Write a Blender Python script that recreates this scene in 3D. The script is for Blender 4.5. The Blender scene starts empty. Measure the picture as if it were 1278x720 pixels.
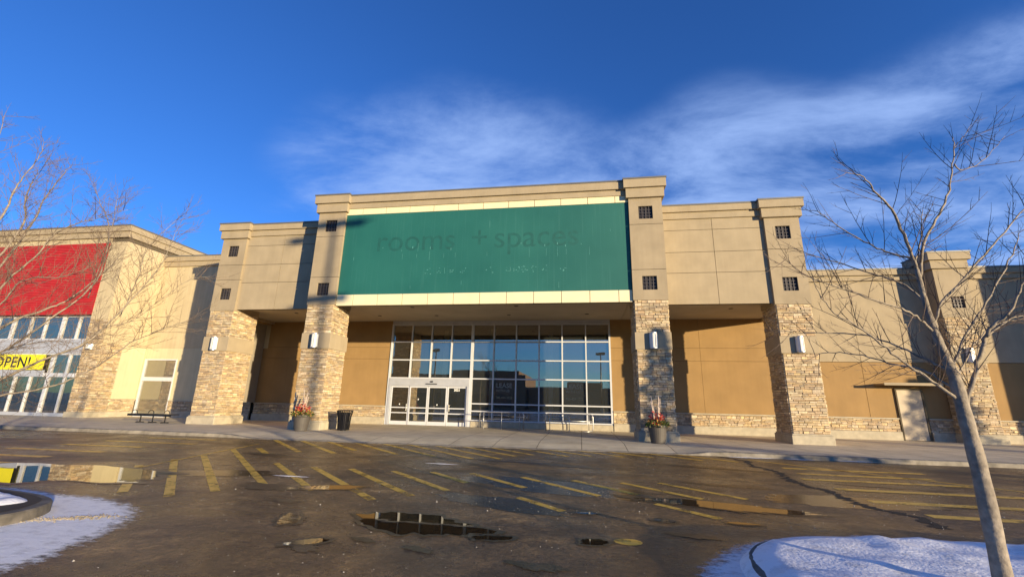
import bpy, math, random
from mathutils import Vector, Matrix
R = math.radians
S = bpy.context.scene
COL = S.collection
random.seed(7)

# ------------------------------------------------------------------ camera
cam_d = bpy.data.cameras.new("camera")
cam = bpy.data.objects.new("camera", cam_d); COL.objects.link(cam); S.camera = cam
cam_d.sensor_fit = 'HORIZONTAL'; cam_d.sensor_width = 36.0
cam_d.lens = 541.73 / 1278 * 36.0
cam_d.clip_start = 0.05; cam_d.clip_end = 4000
yaw, pit, rol = R(-9.046), R(14.593), R(1.252)
fw = Vector((math.sin(yaw)*math.cos(pit), math.cos(yaw)*math.cos(pit), math.sin(pit)))
rt = Vector((math.cos(yaw), -math.sin(yaw), 0)); up = rt.cross(fw)
r2 = math.cos(rol)*rt + math.sin(rol)*up; u2 = -math.sin(rol)*rt + math.cos(rol)*up
m = Matrix((r2, u2, -fw)).transposed().to_4x4(); m.translation = Vector((0, 0, 1.6))
cam.matrix_world = m

# ------------------------------------------------------------------ sun and sky
SUN_AZ = 52.0      # degrees from -Y towards +X
SUN_EL = 6.0
sd = Vector((math.sin(R(SUN_AZ))*math.cos(R(SUN_EL)), -math.cos(R(SUN_AZ))*math.cos(R(SUN_EL)), math.sin(R(SUN_EL))))
sl = bpy.data.lights.new("sun", 'SUN'); sl.energy = 5.0; sl.angle = R(0.55); sl.color = (1.0, 0.80, 0.50)
sun = bpy.data.objects.new("sun", sl); COL.objects.link(sun)
sun.rotation_euler = sd.to_track_quat('Z', 'Y').to_euler(); sun.location = sd*60
W = bpy.data.worlds.new("World"); S.world = W; W.use_nodes = True
wt = W.node_tree; wt.nodes.clear(); wn = wt.nodes; wl = wt.links
def WN(t, **k):
    n = wn.new(t)
    for a, b in k.items(): setattr(n, a, b)
    return n
def wmath(op, a, b=None, c=None):
    n = WN('ShaderNodeMath', operation=op)
    for i, v in enumerate((a, b, c)):
        if v is None: continue
        if isinstance(v, (int, float)): n.inputs[i].default_value = v
        else: wl.new(v, n.inputs[i])
    return n.outputs[0]
sky = WN('ShaderNodeTexSky', sky_type='NISHITA'); sky.sun_disc = False
sky.sun_elevation = R(SUN_EL); sky.sun_rotation = math.atan2(sd.x, sd.y)
sky.altitude = 600; sky.air_density = 1.0; sky.dust_density = 0.15; sky.ozone_density = 2.2
hs = WN('ShaderNodeHueSaturation'); hs.inputs['Saturation'].default_value = 1.0; hs.inputs['Value'].default_value = 1.0
wl.new(sky.outputs[0], hs.inputs['Color'])
tc = WN('ShaderNodeTexCoord')
sep = WN('ShaderNodeSeparateXYZ'); wl.new(tc.outputs['Generated'], sep.inputs[0])
zz = wmath('ADD', wmath('MAXIMUM', sep.outputs[2], 0.0), 0.12)
cx = wmath('DIVIDE', sep.outputs[0], zz); cy = wmath('DIVIDE', sep.outputs[1], zz)
cmb = WN('ShaderNodeCombineXYZ'); wl.new(cx, cmb.inputs[0]); wl.new(cy, cmb.inputs[1])
mp = WN('ShaderNodeMapping'); mp.inputs['Rotation'].default_value = (0, 0, R(-38)); mp.inputs['Scale'].default_value = (1.0, 1.7, 1)
wl.new(cmb.outputs[0], mp.inputs[0])
nz = WN('ShaderNodeTexNoise'); nz.inputs['Scale'].default_value = 1.3; nz.inputs['Detail'].default_value = 9; nz.inputs['Roughness'].default_value = 0.63; nz.inputs['Distortion'].default_value = 0.3
wl.new(mp.outputs[0], nz.inputs['Vector'])
nz2 = WN('ShaderNodeTexNoise'); nz2.inputs['Scale'].default_value = 0.9; nz2.inputs['Detail'].default_value = 4; nz2.inputs['Distortion'].default_value = 0.4
wl.new(cmb.outputs[0], nz2.inputs['Vector'])
# banks of thin cloud, each a soft region of the sky dome
def bank(d, width, amt):
    d = Vector(d).normalized()
    n = WN('ShaderNodeVectorMath', operation='DOT_PRODUCT'); wl.new(tc.outputs['Generated'], n.inputs[0]); n.inputs[1].default_value = d
    c0 = math.cos(R(width)); c1 = math.cos(R(width*0.12))
    mr = WN('ShaderNodeMapRange', interpolation_type='SMOOTHSTEP'); wl.new(n.outputs['Value'], mr.inputs[0])
    mr.inputs[1].default_value = c0; mr.inputs[2].default_value = c1; mr.inputs[3].default_value = 0; mr.inputs[4].default_value = amt
    return mr.outputs[0]
acc = None
for d, w_, a_ in (((-.27, .82, .49), 14, .75), ((-.44, .80, .42), 15, .8), ((-.12, .88, .42), 18, .8), ((.15, .90, .36), 16, .7), ((.29, .86, .41), 16, .95),
                  ((.47, .80, .34), 16, 1.0), ((.62, .70, .33), 17, 1.1), ((.67, .64, .38), 11, .8), 
                  ((.3, -.9, .25), 40, .5), ((-.5, -.8, .2), 30, .4), ((.75, .55, .3), 19, .95)):
    o = bank(d, w_, a_)
    acc = o if acc is None else wmath('ADD', acc, wmath('MULTIPLY', o, wmath('SUBTRACT', 1.15, acc)))
n1 = wmath('MULTIPLY', wmath('SUBTRACT', nz.outputs[0], .5), 3.4)
n2 = wmath('MULTIPLY', wmath('SUBTRACT', nz2.outputs[0], .5), 1.5)
pat = wmath('MULTIPLY', wmath('ADD', wmath('ADD', n1, n2), .72), acc)
dens = WN('ShaderNodeMapRange', interpolation_type='SMOOTHSTEP'); wl.new(pat, dens.inputs[0])
dens.inputs[1].default_value = 0.05; dens.inputs[2].default_value = 1.45; dens.inputs[4].default_value = 0.85
fac = dens.outputs[0]
mix = WN('ShaderNodeMix', data_type='RGBA'); wl.new(fac, mix.inputs['Factor'])
gain = WN('ShaderNodeMix', data_type='RGBA', blend_type='MULTIPLY'); gain.inputs['Factor'].default_value = 1.0
wl.new(hs.outputs[0], gain.inputs[6]); gain.inputs[7].default_value = (.42, .90, 1.82, 1)
wl.new(gain.outputs[2], mix.inputs[6]); mix.inputs[7].default_value = (2.3, 3.4, 6.1, 1)
bg = WN('ShaderNodeBackground'); bg.inputs[1].default_value = 0.10; wl.new(mix.outputs[2], bg.inputs[0])
wo = WN('ShaderNodeOutputWorld'); wl.new(bg.outputs[0], wo.inputs[0])

vs = S.view_settings; vs.view_transform = 'Standard'; vs.look = 'None'; vs.exposure = 0.75; vs.gamma = 1.0; vs.use_curve_mapping = False
S.cycles.max_bounces = 8; S.cycles.transparent_max_bounces = 12; S.cycles.caustics_reflective = False; S.cycles.caustics_refractive = False
S.cycles.sample_clamp_indirect = 4.0

# ------------------------------------------------------------------ materials
def mat(name, base=(.5, .5, .5), rough=.8, metal=0.0, spec=None, var=0.0, vscale=3.0, bump=0.0, bscale=40.0, streak=0.0, coord='Object', emis=None, vdet=5):
    M = bpy.data.materials.new(name); M.use_nodes = True
    t = M.node_tree; n = t.nodes; l = t.links; b = n['Principled BSDF']
    b.inputs['Base Color'].default_value = (*base, 1); b.inputs['Roughness'].default_value = rough; b.inputs['Metallic'].default_value = metal
    if spec is not None: b.inputs['Specular IOR Level'].default_value = spec
    c = n.new('ShaderNodeTexCoord')
    src = c.outputs[coord]
    if var > 0:
        a = n.new('ShaderNodeTexNoise'); a.inputs['Scale'].default_value = vscale; a.inputs['Detail'].default_value = vdet; l.new(src, a.inputs[0])
        r = n.new('ShaderNodeValToRGB'); r.color_ramp.elements[0].position = .3; r.color_ramp.elements[1].position = .72
        r.color_ramp.elements[0].color = (*[x*(1-var) for x in base], 1); r.color_ramp.elements[1].color = (*[min(1, x*(1+var)) for x in base], 1)
        l.new(a.outputs[0], r.inputs[0]); out = r.outputs[0]
        if streak > 0:
            mp_ = n.new('ShaderNodeMapping'); mp_.inputs['Scale'].default_value = (5, 5, .25); l.new(src, mp_.inputs[0])
            s = n.new('ShaderNodeTexNoise'); s.inputs['Scale'].default_value = 1.5; s.inputs['Detail'].default_value = 6; l.new(mp_.outputs[0], s.inputs[0])
            q = n.new('ShaderNodeMapRange'); q.inputs[1].default_value = .35; q.inputs[2].default_value = .75; q.inputs[3].default_value = 1 + streak*.4; q.inputs[4].default_value = 1 - streak
            l.new(s.outputs[0], q.inputs[0])
            x = n.new('ShaderNodeVectorMath'); x.operation = 'SCALE'; l.new(out, x.inputs[0]); l.new(q.outputs[0], x.inputs['Scale']); out = x.outputs[0]
        l.new(out, b.inputs['Base Color'])
    if bump > 0:
        a = n.new('ShaderNodeTexNoise'); a.inputs['Scale'].default_value = bscale; a.inputs['Detail'].default_value = 4; l.new(src, a.inputs[0])
        u = n.new('ShaderNodeBump'); u.inputs['Strength'].default_value = bump; u.inputs['Distance'].default_value = .01; l.new(a.outputs[0], u.inputs['Height']); l.new(u.outputs[0], b.inputs['Normal'])
    if emis: b.inputs['Emission Color'].default_value = (*emis[:3], 1); b.inputs['Emission Strength'].default_value = emis[3]
    return M

M = {}
M['stucco'] = mat('beige_stucco', (.355, .288, .192), .9, var=.12, vscale=1.2, bump=.35, bscale=60, streak=.05)
M['stucco2'] = mat('tan_stucco', (.378, .308, .204), .9, var=.09, vscale=1.5, bump=.35, bscale=60, streak=.04)
M['cream'] = mat('cream_stucco', (.60, .52, .33), .85, var=.05, vscale=1.5, bump=.3, bscale=60, streak=.08)
M['brown'] = mat('brown_stucco', (.32, .200, .080), .9, var=.10, vscale=1.0, bump=.35, bscale=60, streak=.04)
M['trim'] = mat('cream_trim_panel', (.78, .70, .46), .6, var=.04, vscale=2, bump=.1)
M['joint'] = mat('dark_joint', (.10, .08, .05), .9, var=.2)
M['conc'] = mat('base_concrete', (.44, .39, .29), .85, var=.15, vscale=4, bump=.4, bscale=30)
M['metal_grey'] = mat('grey_coping', (.17, .17, .165), .5, .3, var=.1)
M['grille'] = mat('dark_grille', (.035, .03, .032), .55, .3, var=.2)
M['store_tan'] = mat('yellow_tan_stucco', (.52, .43, .27), .9, var=.08, vscale=1.2, bump=.35, bscale=60, streak=.10)
M['kerb_dirty'] = mat('dirty_kerb', (.13, .115, .095), .9, var=.4, vscale=6, bump=.7, bscale=20)
M['bay'] = mat('shaded_bay_stucco', (.30, .26, .20), .9, var=.06)  # darker version of the cream wall, bay shade put into its colour
M['soffit'] = mat('soffit', (.42, .36, .27), .85, var=.08, vscale=.8)
M['frame'] = mat('silver_frame', (.60, .62, .66), .4, .0, var=.05)
M['frame_panel'] = mat('aluminium_panel', (.52, .54, .58), .5, .3, var=.06)
M['interior'] = mat('dim_interior', (.03, .027, .024), .9, var=.3)  # near-black walls carry the unlit room's darkness in their colour
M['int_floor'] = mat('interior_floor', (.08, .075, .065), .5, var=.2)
M['red'] = mat('red_ribbed_metal', (.46, .022, .020), .55, 0, var=.12, vscale=2)
M['yellow'] = mat('yellow_banner', (.88, .80, .02), .6, var=.04)
M['black'] = mat('black_paint', (.012, .012, .013), .4, var=.3)
M['white'] = mat('white_vinyl', (.8, .8, .78), .5, var=.03)
M['lease_brown'] = mat('dark_poster', (.045, .022, .015), .5, var=.2)
M['lamp_glass'] = mat('frosted_lamp_glass', (.80, .79, .74), .3, var=.04)
M['pot'] = mat('grey_plastic_pot', (.085, .075, .065), .6, var=.15, bump=.2)
M['grille_bar'] = mat('grille_bar', (.085, .075, .075), .5, .3, var=.2)
M['soil'] = mat('soil', (.04, .03, .02), .9, var=.3)
M['leaf_red'] = mat('red_leaves', (.42, .03, .02), .6, var=.5, vscale=30)
M['leaf_green'] = mat('green_leaves', (.10, .14, .025), .6, var=.5, vscale=30)
M['leaf_tan'] = mat('dried_flowers', (.42, .24, .08), .7, var=.4, vscale=30)
M['birch'] = mat('birch_pole', (.52, .42, .33), .7, var=.4, vscale=14)
M['bark'] = mat('grey_bark', (.27, .225, .17), .85, var=.38, vscale=14, bump=.7, bscale=35, vdet=8)
M['twig'] = mat('twig_bark', (.14, .10, .075), .8, var=.3, vscale=9)
M['steel'] = mat('galvanised_steel', (.55, .55, .55), .35, .8, var=.1)
M['door'] = mat('beige_door', (.50, .41, .29), .6, var=.06)
M['kerb'] = mat('kerb_concrete', (.27, .24, .19), .9, var=.4, vscale=3.5, bump=.8, bscale=18)
M['dark_building'] = mat('far_brick', (.20, .13, .09), .9, var=.2)
M['shade_pane'] = mat('pale_blind', (.88, .92, .70), .8, var=.05)
M['goods'] = mat('shop_fixture', (.45, .46, .38), .7, var=.15)
M['mortar'] = mat('dark_mortar', (.085, .065, .045), .95, var=.3)
M['poly'] = mat('shoebox_luminaire', (.10, .08, .07), .5, var=.2)
M['brick_pole'] = mat('pole_base', (.4, .38, .34), .9, var=.2, bump=.5)

def glass_mat():
    g = bpy.data.materials.new('window_glass'); g.use_nodes = True; t = g.node_tree; n = t.nodes; l = t.links; n.clear()
    tr = n.new('ShaderNodeBsdfTransparent'); tr.inputs[0].default_value = (.82, .88, .86, 1)
    gl = n.new('ShaderNodeBsdfGlossy'); gl.inputs['Roughness'].default_value = 0.004; gl.inputs[0].default_value = (1.0, .95, .84, 1)
    fr = n.new('ShaderNodeFresnel'); fr.inputs[0].default_value = 1.6
    mr = n.new('ShaderNodeMapRange'); mr.inputs[1].default_value = 0; mr.inputs[2].default_value = 1; mr.inputs[3].default_value = .30; mr.inputs[4].default_value = 1
    tcn = n.new('ShaderNodeTexCoord'); nn = n.new('ShaderNodeTexNoise'); nn.inputs['Scale'].default_value = .55; nn.inputs['Detail'].default_value = 1
    bp = n.new('ShaderNodeBump'); bp.inputs['Strength'].default_value = .05; bp.inputs['Distance'].default_value = .05
    l.new(tcn.outputs['Object'], nn.inputs[0]); l.new(nn.outputs[0], bp.inputs['Height']); l.new(bp.outputs[0], gl.inputs['Normal'])
    mx = n.new('ShaderNodeMixShader'); o = n.new('ShaderNodeOutputMaterial')
    l.new(fr.outputs[0], mr.inputs[0]); l.new(mr.outputs[0], mx.inputs[0]); l.new(tr.outputs[0], mx.inputs[1]); l.new(gl.outputs[0], mx.inputs[2]); df = n.new('ShaderNodeBsdfDiffuse'); df.inputs[0].default_value = (.42, .46, .44, 1); m2 = n.new('ShaderNodeMixShader'); m2.inputs[0].default_value = .05
    l.new(mx.outputs[0], m2.inputs[1]); l.new(df.outputs[0], m2.inputs[2]); l.new(m2.outputs[0], o.inputs[0])
    return g
M['glass'] = glass_mat()

def stone_mat():
    g = bpy.data.materials.new('ledgestone'); g.use_nodes = True; t = g.node_tree; n = t.nodes; l = t.links; b = n['Principled BSDF']
    a = n.new('ShaderNodeAttribute'); a.attribute_name = 'stone'
    c = n.new('ShaderNodeTexCoord'); z = n.new('ShaderNodeTexNoise'); z.inputs['Scale'].default_value = 9; z.inputs['Detail'].default_value = 8; z.inputs['Roughness'].default_value = .65
    l.new(c.outputs['Object'], z.inputs[0])
    q = n.new('ShaderNodeMapRange'); q.inputs[1].default_value = .3; q.inputs[2].default_value = .7; q.inputs[3].default_value = .68; q.inputs[4].default_value = 1.25; l.new(z.outputs[0], q.inputs[0])
    x = n.new('ShaderNodeVectorMath'); x.operation = 'SCALE'; l.new(a.outputs['Color'], x.inputs[0]); l.new(q.outputs[0], x.inputs['Scale']); l.new(x.outputs[0], b.inputs['Base Color'])
    b.inputs['Roughness'].default_value = .85
    u = n.new('ShaderNodeBump'); u.inputs['Strength'].default_value = .8; u.inputs['Distance'].default_value = .015; l.new(z.outputs[0], u.inputs['Height']); l.new(u.outputs[0], b.inputs['Normal'])
    return g
M['stone'] = stone_mat()

def green_mat():
    g = bpy.data.materials.new('faded_green_sign'); g.use_nodes = True; t = g.node_tree; n = t.nodes; l = t.links; b = n['Principled BSDF']
    c = n.new('ShaderNodeTexCoord')
    z = n.new('ShaderNodeTexNoise'); z.inputs['Scale'].default_value = .35; z.inputs['Detail'].default_value = 3; l.new(c.outputs['Object'], z.inputs[0])
    r = n.new('ShaderNodeValToRGB'); r.color_ramp.elements[0].color = (.007, .104, .092, 1); r.color_ramp.elements[1].color = (.014, .130, .112, 1); r.color_ramp.elements[0].position = .35; r.color_ramp.elements[1].position = .65
    l.new(z.outputs[0], r.inputs[0])
    mp_ = n.new('ShaderNodeMapping'); mp_.inputs['Scale'].default_value = (9, 9, .22); l.new(c.outputs['Object'], mp_.inputs[0])
    s = n.new('ShaderNodeTexNoise'); s.inputs['Scale'].default_value = 1.6; s.inputs['Detail'].default_value = 5; l.new(mp_.outputs[0], s.inputs[0])
    q = n.new('ShaderNodeMapRange'); q.inputs[1].default_value = .56; q.inputs[2].default_value = .80; q.inputs[3].default_value = 0; q.inputs[4].default_value = .28; l.new(s.outputs[0], q.inputs[0])
    x = n.new('ShaderNodeMix'); x.data_type = 'RGBA'; l.new(q.outputs[0], x.inputs['Factor']); l.new(r.outputs[0], x.inputs[6]); x.inputs[7].default_value = (.07, .22, .20, 1)
    l.new(x.outputs[2], b.inputs['Base Color']); b.inputs['Roughness'].default_value = .62
    return g
M['green'] = green_mat()
M['ghost_dark'] = mat('ghost_letter', (.008, .096, .086), .68, var=.15, vscale=5)
M['ghost_light'] = mat('glue_residue', (.08, .27, .25), .7, var=.3, vscale=12)

def asphalt_mat():
    g = bpy.data.materials.new('wet_asphalt'); g.use_nodes = True; t = g.node_tree; n = t.nodes; l = t.links; b = n['Principled BSDF']
    c = n.new('ShaderNodeTexCoord')
    def noise(scale, det=6, rough=.6, vec=None, dist=0):
        z = n.new('ShaderNodeTexNoise'); z.inputs['Scale'].default_value = scale; z.inputs['Detail'].default_value = det; z.inputs['Roughness'].default_value = rough; z.inputs['Distortion'].default_value = dist
        l.new(vec or c.outputs['Object'], z.inputs[0]); return z.outputs[0]
    def mr(v, a, b_, c_, d, smooth=True):
        q = n.new('ShaderNodeMapRange'); q.interpolation_type = 'SMOOTHSTEP' if smooth else 'LINEAR'
        for i, k in enumerate((a, b_, c_, d)): q.inputs[i+1].default_value = k
        l.new(v, q.inputs[0]); return q.outputs[0]
    def mth(op, a, b_):
        q = n.new('ShaderNodeMath'); q.operation = op
        for i, v in enumerate((a, b_)):
            if isinstance(v, (int, float)): q.inputs[i].default_value = v
            else: l.new(v, q.inputs[i])
        return q.outputs[0]
    mp_ = n.new('ShaderNodeMapping'); mp_.inputs['Scale'].default_value = (.22, 1.3, 1); mp_.inputs['Rotation'].default_value = (0, 0, R(8)); l.new(c.outputs['Object'], mp_.inputs[0])
    big = noise(.35, 5, .6, dist=.6); streak = noise(1.1, 6, .62, mp_.outputs[0], .4); mid = noise(2.3, 7, .7, dist=.3); fine = noise(55, 5, .7)
    grit = n.new('ShaderNodeTexVoronoi'); grit.inputs['Scale'].default_value = 85; l.new(c.outputs['Object'], grit.inputs[0])
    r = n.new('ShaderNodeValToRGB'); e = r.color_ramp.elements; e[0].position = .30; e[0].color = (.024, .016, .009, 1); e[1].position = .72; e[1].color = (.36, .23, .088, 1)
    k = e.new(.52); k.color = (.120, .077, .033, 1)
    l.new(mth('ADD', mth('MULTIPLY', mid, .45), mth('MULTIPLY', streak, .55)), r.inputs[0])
    # grit specks
    gs = n.new('ShaderNodeVectorMath'); gs.operation = 'SCALE'; l.new(r.outputs[0], gs.inputs[0]); l.new(mth('MULTIPLY', mth('MULTIPLY', mr(fine, .3, .75, .45, 1.9), mr(noise(13, 8, .72, dist=.4), .34, .68, .50, 1.55)), mr(noise(.8, 5, .65, dist=.8), .32, .68, .55, 1.35)), gs.inputs['Scale'])
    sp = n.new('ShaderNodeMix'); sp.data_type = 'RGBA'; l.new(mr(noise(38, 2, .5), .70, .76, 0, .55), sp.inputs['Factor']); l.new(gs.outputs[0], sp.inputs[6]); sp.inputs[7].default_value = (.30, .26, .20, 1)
    l.new(sp.outputs[2], b.inputs['Base Color'])
    wet = mr(mth('ADD', mth('MULTIPLY', big, .65), mth('MULTIPLY', streak, .35)), .40, .62, 1.0, 0.0)
    rough = mth('ADD', mth('MULTIPLY', mr(wet, 0, 1, 1, 0, False), .30), mth('ADD', mth('MULTIPLY', fine, .16), .13))
    l.new(rough, b.inputs['Roughness'])
    b.inputs['Specular IOR Level'].default_value = .62
    h = mth('ADD', mth('ADD', mth('MULTIPLY', fine, .25), mth('MULTIPLY', noise(13, 8, .72, dist=.4), .9)), mth('ADD', mth('MULTIPLY', mid, 1.6), mth('MULTIPLY', grit.outputs['Distance'], .28)))
    u = n.new('ShaderNodeBump'); u.inputs['Strength'].default_value = 1.0; u.inputs['Distance'].default_value = .03; l.new(h, u.inputs['Height']); l.new(u.outputs[0], b.inputs['Normal'])
    return g
M['asphalt'] = asphalt_mat()

def paint_mat():
    g = bpy.data.materials.new('worn_yellow_paint'); g.use_nodes = True; t = g.node_tree; n = t.nodes; l = t.links; b = n['Principled BSDF']
    c = n.new('ShaderNodeTexCoord')
    z = n.new('ShaderNodeTexNoise'); z.inputs['Scale'].default_value = 2.2; z.inputs['Detail'].default_value = 9; z.inputs['Roughness'].default_value = .75; l.new(c.outputs['Object'], z.inputs[0])
    q = n.new('ShaderNodeMapRange'); q.inputs[1].default_value = .50; q.inputs[2].default_value = .63; q.inputs[3].default_value = .97; q.inputs[4].default_value = .05; l.new(z.outputs[0], q.inputs[0])
    r = n.new('ShaderNodeValToRGB'); r.color_ramp.elements[0].color = (.72, .42, .05, 1); r.color_ramp.elements[1].color = (.95, .60, .09, 1); l.new(z.outputs[0], r.inputs[0]); l.new(r.outputs[0], b.inputs['Base Color'])
    b.inputs['Roughness'].default_value = .42
    tr = n.new('ShaderNodeBsdfTransparent'); mx = n.new('ShaderNodeMixShader'); l.new(q.outputs[0], mx.inputs[0]); l.new(tr.outputs[0], mx.inputs[1]); l.new(b.outputs[0], mx.inputs[2]); l.new(mx.outputs[0], n['Material Output'].inputs[0])
    f = n.new('ShaderNodeTexNoise'); f.inputs['Scale'].default_value = 60; l.new(c.outputs['Object'], f.inputs[0]); u = n.new('ShaderNodeBump'); u.inputs['Strength'].default_value = .4; u.inputs['Distance'].default_value = .01; l.new(f.outputs[0], u.inputs['Height']); l.new(u.outputs[0], b.inputs['Normal'])
    return g
M['paint'] = paint_mat()

def water_mat():
    g = bpy.data.materials.new('puddle_water'); g.use_nodes = True; t = g.node_tree; n = t.nodes; l = t.links; b = n['Principled BSDF']
    b.inputs['Base Color'].default_value = (.018, .014, .009, 1); b.inputs['Roughness'].default_value = .015; b.inputs['IOR'].default_value = 1.45; b.inputs['Specular IOR Level'].default_value = .85
    c = n.new('ShaderNodeTexCoord'); z = n.new('ShaderNodeTexNoise'); z.inputs['Scale'].default_value = 2.2; z.inputs['Detail'].default_value = 2; l.new(c.outputs['Object'], z.inputs[0])
    u = n.new('ShaderNodeBump'); u.inputs['Strength'].default_value = .05; u.inputs['Distance'].default_value = .01; l.new(z.outputs[0], u.inputs['Height']); l.new(u.outputs[0], b.inputs['Normal'])
    return g
M['water'] = water_mat()

def snow_mat():
    g = bpy.data.materials.new('snow'); g.use_nodes = True; t = g.node_tree; n = t.nodes; l = t.links; b = n['Principled BSDF']
    c = n.new('ShaderNodeTexCoord'); z = n.new('ShaderNodeTexNoise'); z.inputs['Scale'].default_value = 5; z.inputs['Detail'].default_value = 9; z.inputs['Roughness'].default_value = .7; l.new(c.outputs['Object'], z.inputs[0])
    r = n.new('ShaderNodeValToRGB'); r.color_ramp.elements[0].color = (.68, .68, .68, 1); r.color_ramp.elements[1].color = (.95, .95, .95, 1); r.color_ramp.elements[0].position = .33; r.color_ramp.elements[1].position = .5; l.new(z.outputs[0], r.inputs[0]); l.new(r.outputs[0], b.inputs['Base Color'])
    b.inputs['Roughness'].default_value = .55
    f = n.new('ShaderNodeTexNoise'); f.inputs['Scale'].default_value = 26; f.inputs['Detail'].default_value = 6; l.new(c.outputs['Object'], f.inputs[0]); u = n.new('ShaderNodeBump'); u.inputs['Strength'].default_value = .6; u.inputs['Distance'].default_value = .012; l.new(f.outputs[0], u.inputs['Height']); l.new(u.outputs[0], b.inputs['Normal'])
    return g
M['snow'] = snow_mat()

def sheet_snow_mat():   # thin packed snow, broken up where tyres wore it away
    g = snow_mat(); g.name = 'thin_packed_snow'; t = g.node_tree; n = t.nodes; l = t.links; b = n['Principled BSDF']
    c = n.new('ShaderNodeTexCoord'); a = n.new('ShaderNodeAttribute'); a.attribute_name = 'edge'
    mp_ = n.new('ShaderNodeMapping'); mp_.inputs['Scale'].default_value = (3, 7, 1); mp_.inputs['Rotation'].default_value = (0, 0, R(-20)); l.new(c.outputs['Object'], mp_.inputs[0])
    z = n.new('ShaderNodeTexNoise'); z.inputs['Scale'].default_value = 1.6; z.inputs['Detail'].default_value = 10; z.inputs['Roughness'].default_value = .75; l.new(mp_.outputs[0], z.inputs[0])
    u2_ = n.new('ShaderNodeBump'); u2_.inputs['Strength'].default_value = 1.0; u2_.inputs['Distance'].default_value = .035; l.new(z.outputs[0], u2_.inputs['Height']); l.new(u2_.outputs[0], b.inputs['Normal'])
    ad = n.new('ShaderNodeMath'); ad.operation = 'ADD'; l.new(z.outputs[0], ad.inputs[0]); l.new(a.outputs['Fac'], ad.inputs[1])
    q = n.new('ShaderNodeMapRange'); q.inputs[1].default_value = .93; q.inputs[2].default_value = 1.12; l.new(ad.outputs[0], q.inputs[0])
    tr = n.new('ShaderNodeBsdfTransparent'); mx = n.new('ShaderNodeMixShader'); l.new(q.outputs[0], mx.inputs[0]); l.new(tr.outputs[0], mx.inputs[1]); l.new(b.outputs[0], mx.inputs[2]); l.new(mx.outputs[0], n['Material Output'].inputs[0])
    return g
M['snow_sheet'] = sheet_snow_mat()

def walk_mat():
    g = bpy.data.materials.new('sidewalk_concrete'); g.use_nodes = True; t = g.node_tree; n = t.nodes; l = t.links; b = n['Principled BSDF']
    c = n.new('ShaderNodeTexCoord')
    z = n.new('ShaderNodeTexNoise'); z.inputs['Scale'].default_value = 1.1; z.inputs['Detail'].default_value = 9; z.inputs['Roughness'].default_value = .65; l.new(c.outputs['Object'], z.inputs[0])
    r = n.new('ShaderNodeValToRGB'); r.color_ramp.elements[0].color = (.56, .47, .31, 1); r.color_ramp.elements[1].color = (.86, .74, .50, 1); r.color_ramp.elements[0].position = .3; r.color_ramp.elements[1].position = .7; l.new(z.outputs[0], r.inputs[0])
    br = n.new('ShaderNodeTexBrick'); br.offset = .0; br.inputs['Scale'].default_value = 1.0; br.inputs['Brick Width'].default_value = 1.6; br.inputs['Row Height'].default_value = 1.6; br.inputs['Mortar Size'].default_value = .014; br.inputs['Mortar Smooth'].default_value = .1
    br.inputs['Color1'].default_value = (1, 1, 1, 1); br.inputs['Color2'].default_value = (.86, .86, .86, 1); br.inputs['Mortar'].default_value = (.25, .22, .2, 1)
    l.new(c.outputs['Object'], br.inputs[0])
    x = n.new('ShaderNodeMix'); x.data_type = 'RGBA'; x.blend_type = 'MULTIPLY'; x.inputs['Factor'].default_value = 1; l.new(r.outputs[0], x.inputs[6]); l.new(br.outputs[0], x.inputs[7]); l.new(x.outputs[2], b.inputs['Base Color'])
    b.inputs['Roughness'].default_value = .7
    f = n.new('ShaderNodeTexNoise'); f.inputs['Scale'].default_value = 30; f.inputs['Detail'].default_value = 5; l.new(c.outputs['Object'], f.inputs[0]); u = n.new('ShaderNodeBump'); u.inputs['Strength'].default_value = .35; u.inputs['Distance'].default_value = .008; l.new(f.outputs[0], u.inputs['Height']); l.new(u.outputs[0], b.inputs['Normal'])
    return g
M['walk'] = walk_mat()

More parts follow.
